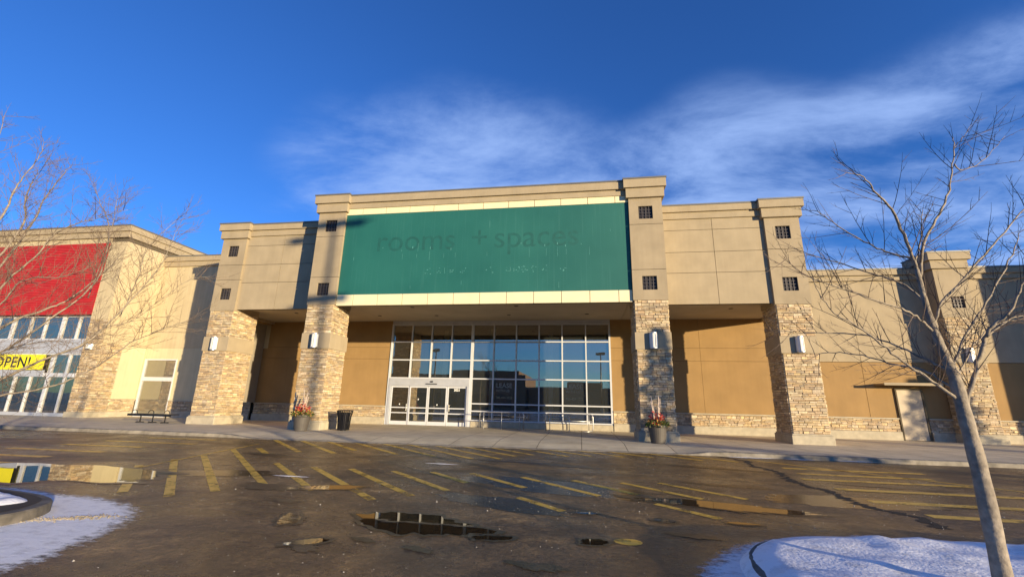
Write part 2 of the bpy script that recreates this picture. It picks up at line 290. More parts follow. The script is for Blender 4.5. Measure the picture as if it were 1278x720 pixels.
# ------------------------------------------------------------------ mesh helpers
WLOC = {}
class MB:
    def __init__(s): s.v = []; s.f = []; s.c = []; s.mi = []
    def face(s, ids, col=(1, 1, 1), mi=0): s.f.append(tuple(ids)); s.c.append(col); s.mi.append(mi)
    def box(s, x0, x1, y0, y1, z0, z1, col=(1, 1, 1), mi=0):
        if x0 > x1: x0, x1 = x1, x0
        b = len(s.v)
        s.v += [(x0, y0, z0), (x1, y0, z0), (x1, y1, z0), (x0, y1, z0), (x0, y0, z1), (x1, y0, z1), (x1, y1, z1), (x0, y1, z1)]
        for q in ((0, 3, 2, 1), (4, 5, 6, 7), (0, 1, 5, 4), (1, 2, 6, 5), (2, 3, 7, 6), (3, 0, 4, 7)): s.face([b+i for i in q], col, mi)
        return s
    def poly(s, pts, col=(1, 1, 1), mi=0):
        b = len(s.v); s.v += [tuple(p) for p in pts]; s.face(range(b, b+len(pts)), col, mi); return s
    def prism(s, pts, z0, z1):
        b = len(s.v); k = len(pts); s.v += [(p[0], p[1], z0) for p in pts] + [(p[0], p[1], z1) for p in pts]
        s.face([b+i for i in range(k-1, -1, -1)]); s.face([b+k+i for i in range(k)])
        for i in range(k): j = (i+1) % k; s.face((b+i, b+j, b+k+j, b+k+i))
        return s
    def tube(s, pts, rad, sides=6, cap=True):
        pts = [Vector(p) for p in pts]; k = len(pts)
        if isinstance(rad, (int, float)): rad = [rad]*k
        b = len(s.v); nrm = None
        for i, p in enumerate(pts):
            d = (pts[min(i+1, k-1)] - pts[max(i-1, 0)])
            if d.length < 1e-9: d = Vector((0, 0, 1))
            d.normalize()
            if nrm is None: nrm = d.orthogonal().normalized()
            else:
                nrm = nrm - d*nrm.dot(d)
                nrm = nrm.normalized() if nrm.length > 1e-6 else d.orthogonal().normalized()
            bi = d.cross(nrm)
            for j in range(sides):
                a = 2*math.pi*j/sides; s.v.append(tuple(p + (nrm*math.cos(a) + bi*math.sin(a))*rad[i]))
        for i in range(k-1):
            for j in range(sides):
                j2 = (j+1) % sides; s.face((b+i*sides+j, b+i*sides+j2, b+(i+1)*sides+j2, b+(i+1)*sides+j))
        if cap and sides > 2:
            s.face([b+j for j in range(sides-1, -1, -1)]); s.face([b+(k-1)*sides+j for j in range(sides)])
        return s
    def lathe(s, cx, cy, prof, sides=24, cap=True):
        b = len(s.v); k = len(prof)
        for r, z in prof:
            for j in range(sides): a = 2*math.pi*j/sides; s.v.append((cx+r*math.cos(a), cy+r*math.sin(a), z))
        for i in range(k-1):
            for j in range(sides):
                j2 = (j+1) % sides; s.face((b+i*sides+j, b+i*sides+j2, b+(i+1)*sides+j2, b+(i+1)*sides+j))
        if cap: s.face([b+j for j in range(sides-1, -1, -1)]); s.face([b+(k-1)*sides+j for j in range(sides)])
        return s
    def build(s, name, mats, parent=None, smooth=False, bevel=0, attr=None):
        if not isinstance(mats, (list, tuple)): mats = [mats]
        off = WLOC.get(parent.name, (0, 0, 0)) if parent else (0, 0, 0)
        me = bpy.data.meshes.new(name)
        me.from_pydata([(a-off[0], b-off[1], c-off[2]) for a, b, c in s.v], [], s.f)
        for mm in mats: me.materials.append(M[mm] if isinstance(mm, str) else mm)
        me.polygons.foreach_set('material_index', s.mi)
        if smooth: me.polygons.foreach_set('use_smooth', [True]*len(s.f))
        if attr == 'stone':
            ca = me.color_attributes.new('stone', 'FLOAT_COLOR', 'CORNER'); data = []
            for f, c in zip(s.f, s.c): data += [c[0], c[1], c[2], 1.0]*len(f)
            ca.data.foreach_set('color', data)
        me.update()
        o = bpy.data.objects.new(name, me); COL.objects.link(o)
        if parent: o.parent = parent
        WLOC[o.name] = off
        if bevel:
            bv = o.modifiers.new('bevel', 'BEVEL'); bv.width = bevel; bv.segments = 2; bv.limit_method = 'ANGLE'
        return o
def thing(name, loc, label, cat, group=None):
    o = bpy.data.objects.new(name, None); COL.objects.link(o); o.location = loc; o.empty_display_size = .3
    WLOC[o.name] = tuple(loc); o['label'] = label; o['category'] = cat
    if group: o['group'] = group
    return o
def tag(o, label, cat, group=None):
    o['label'] = label; o['category'] = cat
    if group: o['group'] = group
    return o
def struct(o, kind='structure'): o['kind'] = kind; return o
def sm(t): t = max(0, min(1, t)); return t*t*(3-2*t)

STONES = [(.62, .46, .24), (.58, .42, .20), (.50, .38, .22), (.44, .31, .17), (.55, .44, .28), (.38, .26, .15), (.47, .30, .15), (.33, .26, .19), (.58, .49, .34), (.41, .34, .25), (.27, .19, .13), (.52, .40, .27), (.45, .36, .22)]
def stones(mb, org, ud, nd, width, z0, z1, proud=.05, seed=0, hmul=1.0):
    """dry-stacked ledgestone on a vertical face: org = lower left corner, ud along the wall, nd outwards"""
    rg = random.Random(seed); ud = Vector(ud); nd = Vector(nd); org = Vector(org); z = z0
    while z < z1 - .02:
        h = rg.choice((.045, .06, .075, .09, .11, .14))*hmul
        if z + h > z1 - .03: h = z1 - z
        u = -rg.random()*.1
        while u < width:
            w = rg.uniform(.12, .48) if h < .1 else rg.uniform(.16, .38)
            ua = max(0, u); ub = min(width, u+w)
            if width - ub < .07: ub = width
            if ub - ua > .015:
                subs = [(z, z+h)] if h < .1 or rg.random() < .6 else [(z, z+h*.48), (z+h*.48, z+h)]
                for za, zb in subs:
                    p = proud*rg.uniform(.35, 1.0); g = .004
                    c = rg.choice(STONES); k = rg.uniform(.95, 1.3); c = tuple((x*.62+y*.38)*k for x, y in zip(c, (.50, .405, .27)))
                    a = org + ud*(ua+g); b_ = org + ud*(ub-g); t = rg.uniform(-.006, .006)
                    base = len(mb.v)
                    A = [a, b_]
                    vs_ = []
                    for zz_, dz in ((za+g, 0), (zb-g, 0)):
                        for q, e in ((a, 1), (b_, -1)):
                            vs_.append(Vector((q.x, q.y, 0)) + Vector((0, 0, zz_)))
                    ch = .006
                    fr = []
                    for i, q in enumerate(vs_):
                        o = nd*(p + rg.uniform(-.006, .006)); i_u = ud*(ch if i % 2 == 0 else -ch); i_z = Vector((0, 0, ch if i < 2 else -ch))
                        fr.append(q + o + i_u + i_z)
                    mb.v += [tuple(q) for q in vs_] + [tuple(q) for q in fr]
                    for f in ((4, 5, 7, 6), (0, 1, 5, 4), (1, 3, 7, 5), (3, 2, 6, 7), (2, 0, 4, 6)): mb.face([base+i for i in f], c)
            u += w
            if ub >= width: break
        z += h

# ------------------------------------------------------------------ ground, kerb, sidewalk
g = MB(); Rr = 1500
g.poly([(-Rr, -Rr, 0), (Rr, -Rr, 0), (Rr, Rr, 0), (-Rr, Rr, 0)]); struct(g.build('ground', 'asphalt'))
def edge_y(x): return 16.25 + .12*math.sin(x*.31+1) + .05*math.sin(x*1.7)
def edge_z(x):
    a = sm((x+14.2)/1.6); b = 1-sm((x-3.2)/1.4)
    return .135 - .115*min(a, b)
sw = MB(); xs = [-60+.6*i for i in range(200)]; rows = [0, .5, 1.0, 1.7, 2.4, 10.0]
for x in xs:
    y0 = edge_y(x)
    for r in rows:
        y = y0 + r if r < 10 else 31
        t = min(1, r/1.7); sw.v.append((x, y, edge_z(x)+(.137-edge_z(x))*sm(t)))
nr = len(rows)
for i in range(len(xs)-1):
    for j in range(nr-1): sw.face((i*nr+j, (i+1)*nr+j, (i+1)*nr+j+1, i*nr+j+1))
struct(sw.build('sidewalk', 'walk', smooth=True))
kb = MB()
rk = random.Random(3)
for x in xs:
    y0 = edge_y(x); z = edge_z(x); j1 = rk.uniform(-.012, .012)
    kb.v += [(x, y0-.20+j1, -.03), (x, y0-.17+j1, max(.006, z-.015)), (x, y0-.10, z+.004), (x, y0+.03, z+.004), (x, y0+.03, -.03)]
for i in range(len(xs)-1):
    for j in range(4): kb.face((i*5+j, (i+1)*5+j, (i+1)*5+j+1, i*5+j+1))
struct(kb.build('kerb', 'kerb'))

# painted hatching and crosswalk bars (sheets 4 mm above the asphalt)
pm = MB(); rp = random.Random(11)
def bar(p, q, w, z=.004):
    p = Vector((*p, 0)); q = Vector((*q, 0)); d = (q-p).normalized(); nn = Vector((-d.y, d.x, 0))*w/2; k = max(2, int((q-p).length/.35))
    b = len(pm.v)
    for i in range(k+1):
        c = p+(q-p)*i/k; a1 = rp.uniform(-.012, .012)
        for sgn in (-1, 1): r_ = c + nn*sgn*(1+a1*3); pm.v.append((r_.x, r_.y, z))
    for i in range(k): pm.face((b+2*i, b+2*i+1, b+2*i+3, b+2*i+2))
front = [(-.8, -10.1, -7.6), (.1, -10.25, -6.6), (1.0, -10.2, -6.25), (2.1, -10.65, -5.55), (3.0, -7.5, -4.75), (3.9, -6.3, -3.4), (4.85, -5.35, -2.9), (5.9, -4.3, -2.45), (6.9, -3.4, -2.3), (7.9, -2.5, -1.1), (8.9, -1.3, .3), (9.9, -.2, 1.0), (7.0, -1.1, -.3), (10.9, .8, 2.1), (11.9, 1.6, 2.9), (9.4, 1.2, 2.0)]
for c, xa, xb in front: bar((xa, c-xa), (xb, c-xb), .15)
for c, xa, xb in [(3.1, -10.2, -8.8), (4.35, -11.5, -8.4), (5.5, -10.4, -7.3), (6.6, -9.4, -7.1), (7.7, -8.4, -5.5), (8.8, -7.4, -4.3), (9.8, -6.3, -3.1), (10.8, -5.2, -2.3), (11.9, -4.2, -2.0), (12.9, -3.1, -1.5), (13.95, -2.1, -.4), (15.0, -1.2, .3), (16.1, -.1, 1.3), (17.2, .9, 2.2), (18.3, 2.0, 3.6), (19.3, 3.1, 4.6)]:
    bar((xa, c-xa), (xb, c-xb), .17)
bar((-9.5, 7.8), (-10.25, 10.9), .08); bar((-10.25, 10.9), (-11.05, 14.4), .08)
for y in (8.7, 9.75, 10.95, 12.25, 13.55, 15.0): bar((-16.3+rp.uniform(-.2, .2), y), (-13.1+rp.uniform(-.3, .3), y+.05), .26)
for y in (8.4, 9.4, 10.6, 11.8, 12.7, 13.7): bar((5.2+rp.uniform(-.2, .3), y), (8.5+rp.uniform(-.3, .3), y-.05), .24)
bar((5.1, 15.4), (8.6, 11.9), .12); bar((8.6, 11.9), (12.5, 7.9), .12)
k = len(pm.v); el = [(.53+.17*math.cos(a*.5236), 5.96+.13*math.sin(a*.5236), .004) for a in range(12)]; pm.poly(el)
struct(pm.build('road_markings', 'paint'))

# puddles
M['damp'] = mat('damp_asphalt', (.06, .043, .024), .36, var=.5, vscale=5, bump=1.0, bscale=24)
def blob(cx, cy, rx, ry, rot, seed, rough=.30, n=150):
    rg = random.Random(seed); ph = [rg.uniform(0, 6.28) for _ in range(24)]; out = []
    for i in range(n):
        a = 2*math.pi*i/n; r = 1 + sum(rough/(j+1)**.8*math.sin((j+1)*a*1.0+ph[j]) for j in range(24))*.5 + rg.uniform(-.02, .02)
        x = rx*r*math.cos(a); y = ry*r*math.sin(a); c, s_ = math.cos(R(rot)), math.sin(R(rot)); out.append((cx+x*c-y*s_, cy+x*s_+y*c))
    return out
for i, (cx_, cy_, rx, ry, ro, sd_) in enumerate([(-11.3, 7.95, 3.0, .85, -3, 1), (-2.2, 6.07, .92, .42, -18, 2), (-3.95, 5.95, .14, .30, 20, 3), (2.05, 8.35, 1.25, .28, -12, 4), 
                                               (-3.15, 5.1, .22, .10, 30, 7), (.1, 5.85, .16, .12, 0, 8), (-1.1, 5.75, .24, .09, 10, 9), (1.15, 7.1, .16, .08, 0, 12), (-4.75, 8.0, .7, .18, 20, 13), (.05, 7.25, .14, .06, 0, 15), (2.2, 7.2, .2, .06, 0, 16)]):
    b = MB(); b.poly([(x, y, .007) for x, y in blob(cx_, cy_, rx, ry, ro, sd_)]); struct(b.build('puddle', 'water'))
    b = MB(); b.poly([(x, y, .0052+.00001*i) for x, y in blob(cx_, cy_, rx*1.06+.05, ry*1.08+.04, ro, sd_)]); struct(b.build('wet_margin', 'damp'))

M['film'] = mat('wet_film', (.05, .037, .022), .27, var=.4, vscale=2.5, bump=.55, bscale=9)
for i, (cx_, cy_, rx, ry, ro, sd_) in enumerate([(-.4, 9.3, 2.1, .62, -14, 5), (-1.2, 7.5, 1.3, .35, -25, 6), (4.6, 9.2, 1.7, .5, 5, 18), (-7.6, 8.9, 1.6, .35, 12, 19)]):
    b = MB(); b.poly([(x, y, .0022) for x, y in blob(cx_, cy_, rx, ry, ro, sd_)]); struct(b.build('wet_patch', 'film'))

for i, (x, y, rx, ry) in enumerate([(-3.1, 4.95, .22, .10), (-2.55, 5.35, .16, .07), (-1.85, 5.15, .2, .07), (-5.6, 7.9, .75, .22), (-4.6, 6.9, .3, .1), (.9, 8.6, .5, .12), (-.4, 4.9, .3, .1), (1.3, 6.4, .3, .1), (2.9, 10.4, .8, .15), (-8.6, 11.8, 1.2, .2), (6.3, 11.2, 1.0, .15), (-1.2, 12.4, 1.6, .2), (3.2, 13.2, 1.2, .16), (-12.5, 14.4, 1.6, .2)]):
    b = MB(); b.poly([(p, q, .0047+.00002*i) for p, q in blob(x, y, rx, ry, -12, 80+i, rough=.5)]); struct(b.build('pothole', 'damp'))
# crack in the asphalt and a pothole rim
ck = MB(); pts = [(4.4, 16.0), (4.93, 15.08), (4.75, 13.9), (4.98, 12.7), (4.7, 11.8), (4.65, 10.92), (4.9, 10.4), (4.78, 9.6), (4.76, 9.03), (5.1, 8.25), (5.0, 7.5)]
rg = random.Random(5)
fine = []
for (x0, y0), (x1, y1) in zip(pts[:-1], pts[1:]):
    for i in range(8): t = i/8; fine.append((x0+(x1-x0)*t+rg.uniform(-.07, .07), y0+(y1-y0)*t))
for i in range(len(fine)-1):
    w0 = rg.uniform(.03, .13); (a, b_), (c, d) = fine[i], fine[i+1]
    ck.poly([(a-w0, b_, .0035), (a+w0, b_, .0035), (c+w0, d, .0035), (c-w0, d, .0035)])
struct(ck.build('asphalt_crack', mat('crack', (.012, .009, .007), .9, var=.3)))

# ice chips and gravel scattered over the lot
gr = MB(); rg = random.Random(21)
for i in range(2600):
    x = rg.uniform(-9, 8); y = rg.uniform(3.2, 15.5)
    if rg.random() < .4: y = rg.gauss(8.5, 1.2)
    r_ = rg.uniform(.003, .009)*(1 if rg.random() < .96 else 1.8)
    b = len(gr.v)
    for k_ in range(4): a = k_*1.57+rg.random(); gr.v.append((x+r_*math.cos(a), y+r_*math.sin(a), .002))
    gr.v.append((x, y, r_*1.1))
    for k_ in range(4): gr.face((b+k_, b+(k_+1) % 4, b+4))
struct(gr.build('gravel', mat('ice_and_grit', (.45, .42, .37), .5, var=.5, vscale=4)), 'stuff')

# ------------------------------------------------------------------ islands with snow
def island(outline, hz, name='traffic_island'):
    n_ = len(outline); c = Vector((sum(p[0] for p in outline)/n_, sum(p[1] for p in outline)/n_))
    b = MB(); inn = []
    for p in outline:
        d = (Vector(p)-c); d = d*(1-.16/d.length); inn.append((c.x+d.x, c.y+d.y))
    k = len(outline)
    b.v += [(p[0], p[1], -.02) for p in outline] + [(p[0], p[1], hz-.02) for p in outline] + [((p[0]*.88+q[0]*.12), (p[1]*.88+q[1]*.12), hz) for p, q in zip(outline, inn)] + [(q[0], q[1], hz) for q in inn]
    for r_ in range(3):
        for i in range(k): j = (i+1) % k; b.face((r_*k+i, r_*k+j, (r_+1)*k+j, (r_+1)*k+i))
    b.face([3*k+i for i in range(k)])
    return struct(b.build(name, 'kerb_dirty')), inn
def snow_cap(outline, z, h, seed, name='snow', bare=0.0):
    rg = random.Random(seed); n_ = len(outline); c = Vector((sum(p[0] for p in outline)/n_, sum(p[1] for p in outline)/n_)); b = MB(); rings = 26
    from mathutils import noise as nz_
    for r_ in range(rings+1):
        t = r_/rings
        for i, p in enumerate(outline):
            q = c + (Vector(p)-c)*t; e = sm(min(1, (1-t)*((Vector(p)-c).length)/.30))
            hh = h*(.78+.30*nz_.noise(Vector((q.x*.9, q.y*.9, seed)))) + .035*nz_.noise(Vector((q.x*3.1, q.y*3.1, seed+4))) + .012*nz_.noise(Vector((q.x*11, q.y*11, 9)))
            b.v.append((q.x, q.y, z + e*max(.172 if z < 0 else .01, hh) - (.03 if r_ == rings else 0)))
    for r_ in range(rings):
        for i in range(n_): j = (i+1) % n_; b.face((r_*n_+i, (r_)*n_+j, (r_+1)*n_+j, (r_+1)*n_+i))
    return struct(b.build(name, 'snow', smooth=True), 'stuff')
def rounded(pts, n=10):   # closed Catmull-Rom outline
    out = []; k = len(pts)
    for i in range(k):
        p0, p1, p2, p3 = [Vector(pts[(i+j-1) % k]) for j in range(4)]
        for s_ in range(n):
            t = s_/n; q = .5*((2*p1)+(p2-p0)*t+(2*p0-5*p1+4*p2-p3)*t*t+(3*p1-p0-3*p2+p3)*t**3); out.append((q.x, q.y))
    return out
isl_r = rounded([(1.62, 4.6), (1.75, 5.55), (2.25, 6.1), (3.4, 6.35), (5.5, 6.45), (8.5, 6.45), (12, 6.4), (12.3, 4.6), (12, 2.8), (7, 2.7), (3, 2.9), (1.9, 3.6)])
_, inn = island(isl_r, .10)
cr_ = Vector((6.2, 4.7)); snow_cap([tuple(Vector(p)+(Vector(p)-cr_).normalized()*.17) for p in isl_r], -.03, .235, 3)
isl_l = rounded([(-6.98, 4.75), (-7.1, 5.35), (-7.7, 5.75), (-9.2, 6.02), (-12, 6.2), (-16, 6.2), (-16.3, 4.9), (-16, 3.7), (-12, 3.6), (-9, 3.7), (-7.5, 4.1)])
_, inn2 = island(isl_l, .14)
snow_cap([(p[0]+.0, p[1]+.1) for p in rounded([(-7.35, 5.2), (-7.9, 5.52), (-9.2, 5.8), (-12, 5.95), (-15.9, 5.95), (-16, 4.9), (-12, 4.6), (-9.2, 4.1), (-8.0, 4.5)])], .125, .07, 9)
soil = MB(); soil.poly([(x, y, .145) for x, y in inn2]); struct(soil.build('mulch', 'soil'))
def snow_sheet(outline, c, seed, name='thin_snow'):
    b = MB(); rings = 14; n_ = len(outline); vals = []
    for r_ in range(rings+1):
        t = r_/rings
        for p in outline: b.v.append((c[0]+(p[0]-c[0])*t, c[1]+(p[1]-c[1])*t, .006+.012*(1-t))); vals.append(.80*(1-t**5)+.12)
    for r_ in range(rings):
        for i in range(n_): j = (i+1) % n_; b.face((r_*n_+i, r_*n_+j, (r_+1)*n_+j, (r_+1)*n_+i))
    o = b.build(name, 'snow_sheet', smooth=True); a = o.data.attributes.new('edge', 'FLOAT', 'POINT'); a.data.foreach_set('value', vals)
    return struct(o, 'stuff')
snow_sheet(rounded([(-5.05, 4.4), (-5.35, 5.1), (-6.0, 5.95), (-7.0, 6.45), (-8.2, 6.6), (-10.5, 6.6), (-10.5, 3.2), (-8, 2.9), (-5.6, 3.2), (-4.9, 3.7)]), (-7.9, 4.7), 1)
snow_sheet(rounded([(.75, 4.0), (.85, 4.9), (1.25, 5.7), (1.9, 6.45), (2.8, 6.85), (4, 7.0), (4, 4.5), (3, 3)]), (3.0, 4.8), 2)
for i, (x, y, rx, ry) in enumerate([(5.4, 16.0, .9, .10), (8.6, 16.05, .8, .09), (6.9, 16.0, .5, .08), (-6.0, 8.9, .5, .04), (-3.6, 11.6, .5, .05)]):
    snow_sheet(blob(x, y, rx, ry, 0, 40+i), (x, y), 30+i)
# small gravelly pile on the thin snow
pl = MB(); rg = random.Random(8)
for i in range(420):
    t = rg.random(); x = -7.2+t*1.0+rg.gauss(0, .10); y = 4.95+t*.55+rg.gauss(0, .05); r_ = rg.uniform(.004, .016)
    b = len(pl.v)
    for k_ in range(5): a = k_*1.256+rg.random()*.5; pl.v.append((x+r_*math.cos(a), y+r_*math.sin(a), .012))
    pl.v.append((x, y, .012+r_))
    for k_ in range(5): pl.face((b+k_, b+(k_+1) % 5, b+5))
struct(pl.build('dirty_snow_rubble', mat('sandy_rubble', (.36, .30, .20), .9, var=.4)), 'stuff')

# ------------------------------------------------------------------ building helpers
def panel_wall(mb, x0, x1, zs, xsplit, yf, thick=.06, gap=.02):
    """stucco face made of slabs with open reveal joints"""
    xs_ = [x0]+list(xsplit)+[x1]
    for i in range(len(xs_)-1):
        for j in range(len(zs)-1):
            mb.box(xs_[i]+(gap/2 if i else 0), xs_[i+1]-(gap/2 if i < len(xs_)-2 else 0), yf, yf+thick, zs[j]+(gap/2 if j else 0), zs[j+1]-(gap/2 if j < len(zs)-2 else 0))
def cornice(bld, x0, x1, yf, depth, zt, h1, h2, p1, p2, sides=True, capover=.03, mats='stucco2'):
    s1 = p1 if sides else 0; s2 = p2 if sides else 0
    c = MB()
    c.box(x0-s1, x1+s1, yf-p1, yf+depth+s1, zt-h1, zt); c.box(x0-s2, x1+s2, yf-p2, yf+depth+s2, zt-h1-h2, zt-h1-.002)
    c.build('cornice', mats, bld, bevel=.008)
    k = MB(); k.box(x0-s1-(capover if sides else 0), x1+s1+(capover if sides else 0), yf-p1-capover, yf+depth+s1+.02, zt+.002, zt+.075); k.build('coping', 'metal_grey', bld)
def grille_window(bld, xc, zc, yf, w=.64, h=.64):
    f = MB(); f.box(xc-w/2, xc+w/2, yf+.10, yf+.12, zc-h/2, zc+h/2); o = f.build('louvre_window', 'grille', bld)
    b = MB()
    for i in range(5): x = xc-w/2+w*i/4; b.box(x-.014, x+.014, yf+.06, yf+.098, zc-h/2, zc+h/2)
    for i in range(5): z = zc-h/2+h*i/4; b.box(xc-w/2, xc+w/2, yf+.066, yf+.092, z-.012, z+.012)
    b.build('bars', 'grille_bar', o)
def tower(bld, x0, x1, yf, depth, ztop, groove, wins, capw=(.22, .12), caph=(.42, .48)):
    """stucco shaft with two recessed grille windows, stone column beneath, concrete plinth"""
    ct = ztop-sum(caph); zst = 6.10; xc = (x0+x1)/2; w = .64
    sh = MB(); sh.box(x0+.06, x1-.06, yf+.13, yf+depth-.06, zst, ct)
    lv = sorted([zst]+list(groove)+[ct]); g2 = .01
    for i in range(len(lv)-1):
        a = lv[i]+(g2 if i else 0); b = lv[i+1]-(g2 if i < len(lv)-2 else 0); cut = [z for z in wins if a < z-w/2 and z+w/2 < b]
        if cut:
            z = cut[0]
            sh.box(x0, xc-w/2, yf, yf+.13, a, b); sh.box(xc+w/2, x1, yf, yf+.13, a, b); sh.box(xc-w/2, xc+w/2, yf, yf+.13, a, z-w/2); sh.box(xc-w/2, xc+w/2, yf, yf+.13, z+w/2, b)
        else: sh.box(x0, x1, yf, yf+.13, a, b)
        sh.box(x0, x0+.06, yf+.13, yf+depth, a, b); sh.box(x1-.06, x1, yf+.13, yf+depth, a, b); sh.box(x0+.06, x1-.06, yf+depth-.06, yf+depth, a, b)
    sh.build('tower_shaft', 'stucco', bld)
    for z in wins: grille_window(bld, xc, z, yf)
    cornice(bld, x0, x1, yf, depth, ztop, caph[0], caph[1], capw[0], capw[1])
    column(bld, x0, x1, yf, depth, zst)
def column(bld, x0, x1, yf, depth, zst, band=(3.9, 4.66), lamp=True, zb=.137):
    c = MB(); c.box(x0+.05, x1-.05, yf+.05, yf+depth-.05, .1, zst); core = c.build('column', 'mortar', bld)
    s = MB()
    for i, (a, b) in enumerate(((zb+.42, band[0]), (band[1], zst-.005))):
        sdd = int(abs(x0)*100)+i
        stones(s, (x0+.05, yf+.05, 0), (1, 0, 0), (0, -1, 0), x1-x0-.1, a, b, seed=sdd)
        stones(s, (x1-.05, yf+.05, 0), (0, 1, 0), (1, 0, 0), depth-.1, a, b, seed=sdd+11)
        stones(s, (x1-.05, yf+depth-.05, 0), (-1, 0, 0), (0, 1, 0), x1-x0-.1, a, b, seed=sdd+22)
        stones(s, (x0+.05, yf+depth-.05, 0), (0, -1, 0), (-1, 0, 0), depth-.1, a, b, seed=sdd+33)
    s.build('stone_cladding', 'stone', core, attr='stone')
    b = MB(); b.box(x0-.015, x1+.015, yf-.015, yf+depth+.015, band[0], band[1]); b.build('stucco_band', 'stucco2', core, bevel=.01)
    p = MB(); p.box(x0-.06, x1+.06, yf-.06, yf+depth+.06, zb-.05, zb+.36); p.box(x0-.02, x1+.02, yf-.02, yf+depth+.02, zb+.36, zb+.42); p.build('plinth', 'conc', core, bevel=.02)
    if lamp: wall_lamp(bld, (x0+x1)/2, yf-.015, (band[0]+band[1])/2)
def wall_lamp(bld, xc, yf, zc, w=.34, h=.72):
    b = MB(); b.box(xc-w/2, xc+w/2, yf-.045, yf, zc-h/2, zc+h/2); o = b.build('wall_lamp', 'steel', bld)
    s = MB(); n_ = 10; prof = [(xc+w/2*.92*math.cos(math.pi+math.pi*i/n_), yf-.045+.19*math.sin(math.pi+math.pi*i/n_)) for i in range(n_+1)]
    s.prism(prof, zc-h/2+.05, zc+h/2-.05); s.build('shade', 'lamp_glass', o)
    e = MB()
    for z in (zc-h/2+.012, zc+h/2-.05): e.prism([(xc+w/2*math.cos(math.pi+math.pi*i/n_), yf-.045+.205*math.sin(math.pi+math.pi*i/n_)) for i in range(n_+1)], z, z+.038)
    for x in (-.06, .06): e.box(xc+x-.006, xc+x+.006, yf-.245, yf-.225, zc-h/2+.05, zc+h/2-.05)
    e.build('lamp_frame', 'steel', o)
def wainscot(bld, x0, x1, yf, seed, z0=.55, z1=1.15, ledge=True):
    b = MB(); b.box(x0, x1, yf-.02, yf-.003, z0-.12, z1); o = b.build('stone_wainscot', 'mortar', bld)
    s = MB(); stones(s, (x0, yf-.02, 0), (1, 0, 0), (0, -1, 0), x1-x0, z0, z1, seed=seed, proud=.05); s.build('stones', 'stone', o, attr='stone')
    c = MB(); c.box(x0, x1, yf-.11, yf-.003, z1+.002, z1+.065); c.build('sill_cap', 'conc', o, bevel=.008)
    k = MB(); k.box(x0, x1, yf-.13, yf-.004, .09, z0-.002); k.build('concrete_base', 'conc', o, bevel=.012)

# ------------------------------------------------------------------ the empty store
YB, YC, YS = 25.7, 19.5, 20.7
st = thing('store_building', (-4.8, 22, 0), 'vacant beige store with a faded blank green sign panel over its glass entrance', 'building')
tower(st, -13.54, -12.03, YC, 1.6, 11.95, (7.52, 9.72), (6.89, 10.31))
tower(st, 2.40, 3.91, YC, 1.6, 11.95, (7.52, 9.72), (6.89, 10.31))
tower(st, -20.18, -18.67, YS, 1.9, 11.13, (7.85, 8.72), (7.04, 9.54), caph=(.38, .46))
tower(st, 8.74, 10.26, YS, 1.6, 11.13, (7.85, 8.72), (7.04, 9.54), caph=(.38, .46))
# upper mass, soffits
um = MB(); um.box(-12.03, 2.40, YC+.38, 40, 6.4, 11.5); um.box(-20.2, -12.05, YS+1.0, 40, 6.42, 10.6); um.box(2.42, 10.26, YS+1.0, 40, 6.42, 10.6)
um.build('upper_wall', 'stucco', st)
so = MB(); so.box(-12.02, 2.39, YC+.40, YB-.01, 6.36, 6.398); so.box(-20.1, -12.04, YS+.45, YB-.01, 6.36, 6.415); so.box(2.41, 10.0, YS+.45, YB-.01, 6.36, 6.415)
sof = so.build('soffit', 'soffit', st)
for x, y in ((-12.3+.6, 23.84), (-8.22, 23.9), (-3.95, 23.9), (.42, 23.85), (7.54, 22.8), (-8.8, 21.6), (-3.2, 21.6), (-16.4, 22.8)):
    b = MB(); b.lathe(x, y, [(.11, 6.345), (.11, 6.358)], 16); b.build('recessed_light', 'grille', sof)
# central fascia, trim and sign
fb = MB(); fb.box(-12.03, 2.40, YC+.22, YC+.36, 6.05, 11.3); fb.build('fascia_backing', 'joint', st)
def trim_row(z0, z1):
    t_ = MB(); xs_ = [-12.03, -11.15]+[-11.15+1.2935*i for i in range(1, 11)]+[2.40]
    for a, b in zip(xs_[:-1], xs_[1:]): t_.box(a+.012, b-.012, YC+.11, YC+.215, z0, z1)
    t_.build('trim_panels', 'trim', st, bevel=.006)
trim_row(6.05, 6.60); trim_row(10.92, 11.27)
cornice(st, -12.02, 2.39, YC+.16, 1.0, 11.94, .38, .30, .20, .10, sides=False)
sg = MB(); sg.box(-12.02, 2.39, YC+.14, YC+.21, 6.602, 10.918); sign = sg.build('sign_panel', 'green', st)
sign['label'] = 'blank green sign panel with ghost outlines of removed lettering'
def text(body, size, loc, name, m_, parent, ext=.004, rot=(math.pi/2, 0, 0), align='LEFT', sx=1, bold=0, space=1.0):
    cu = bpy.data.curves.new(name, 'FONT'); cu.body = body; cu.size = size; cu.extrude = ext; cu.align_x = align; cu.offset = bold; cu.space_character = space
    tmp = bpy.data.objects.new('tmp_text', cu); COL.objects.link(tmp)
    dg = bpy.context.evaluated_depsgraph_get(); me = bpy.data.meshes.new_from_object(tmp.evaluated_get(dg))
    COL.objects.unlink(tmp); bpy.data.objects.remove(tmp)
    me.transform(Matrix.Diagonal((sx, 1, 1, 1)))
    me.transform(Matrix.Translation(Vector(loc)) @ Matrix.Rotation(rot[0], 4, 'X'))
    off = WLOC.get(parent.name, (0, 0, 0)) if parent else (0, 0, 0); me.transform(Matrix.Translation(-Vector(off)))
    me.materials.clear(); me.materials.append(M[m_]); o = bpy.data.objects.new(name, me); COL.objects.link(o)
    if parent: o.parent = parent
    WLOC[o.name] = off; return o
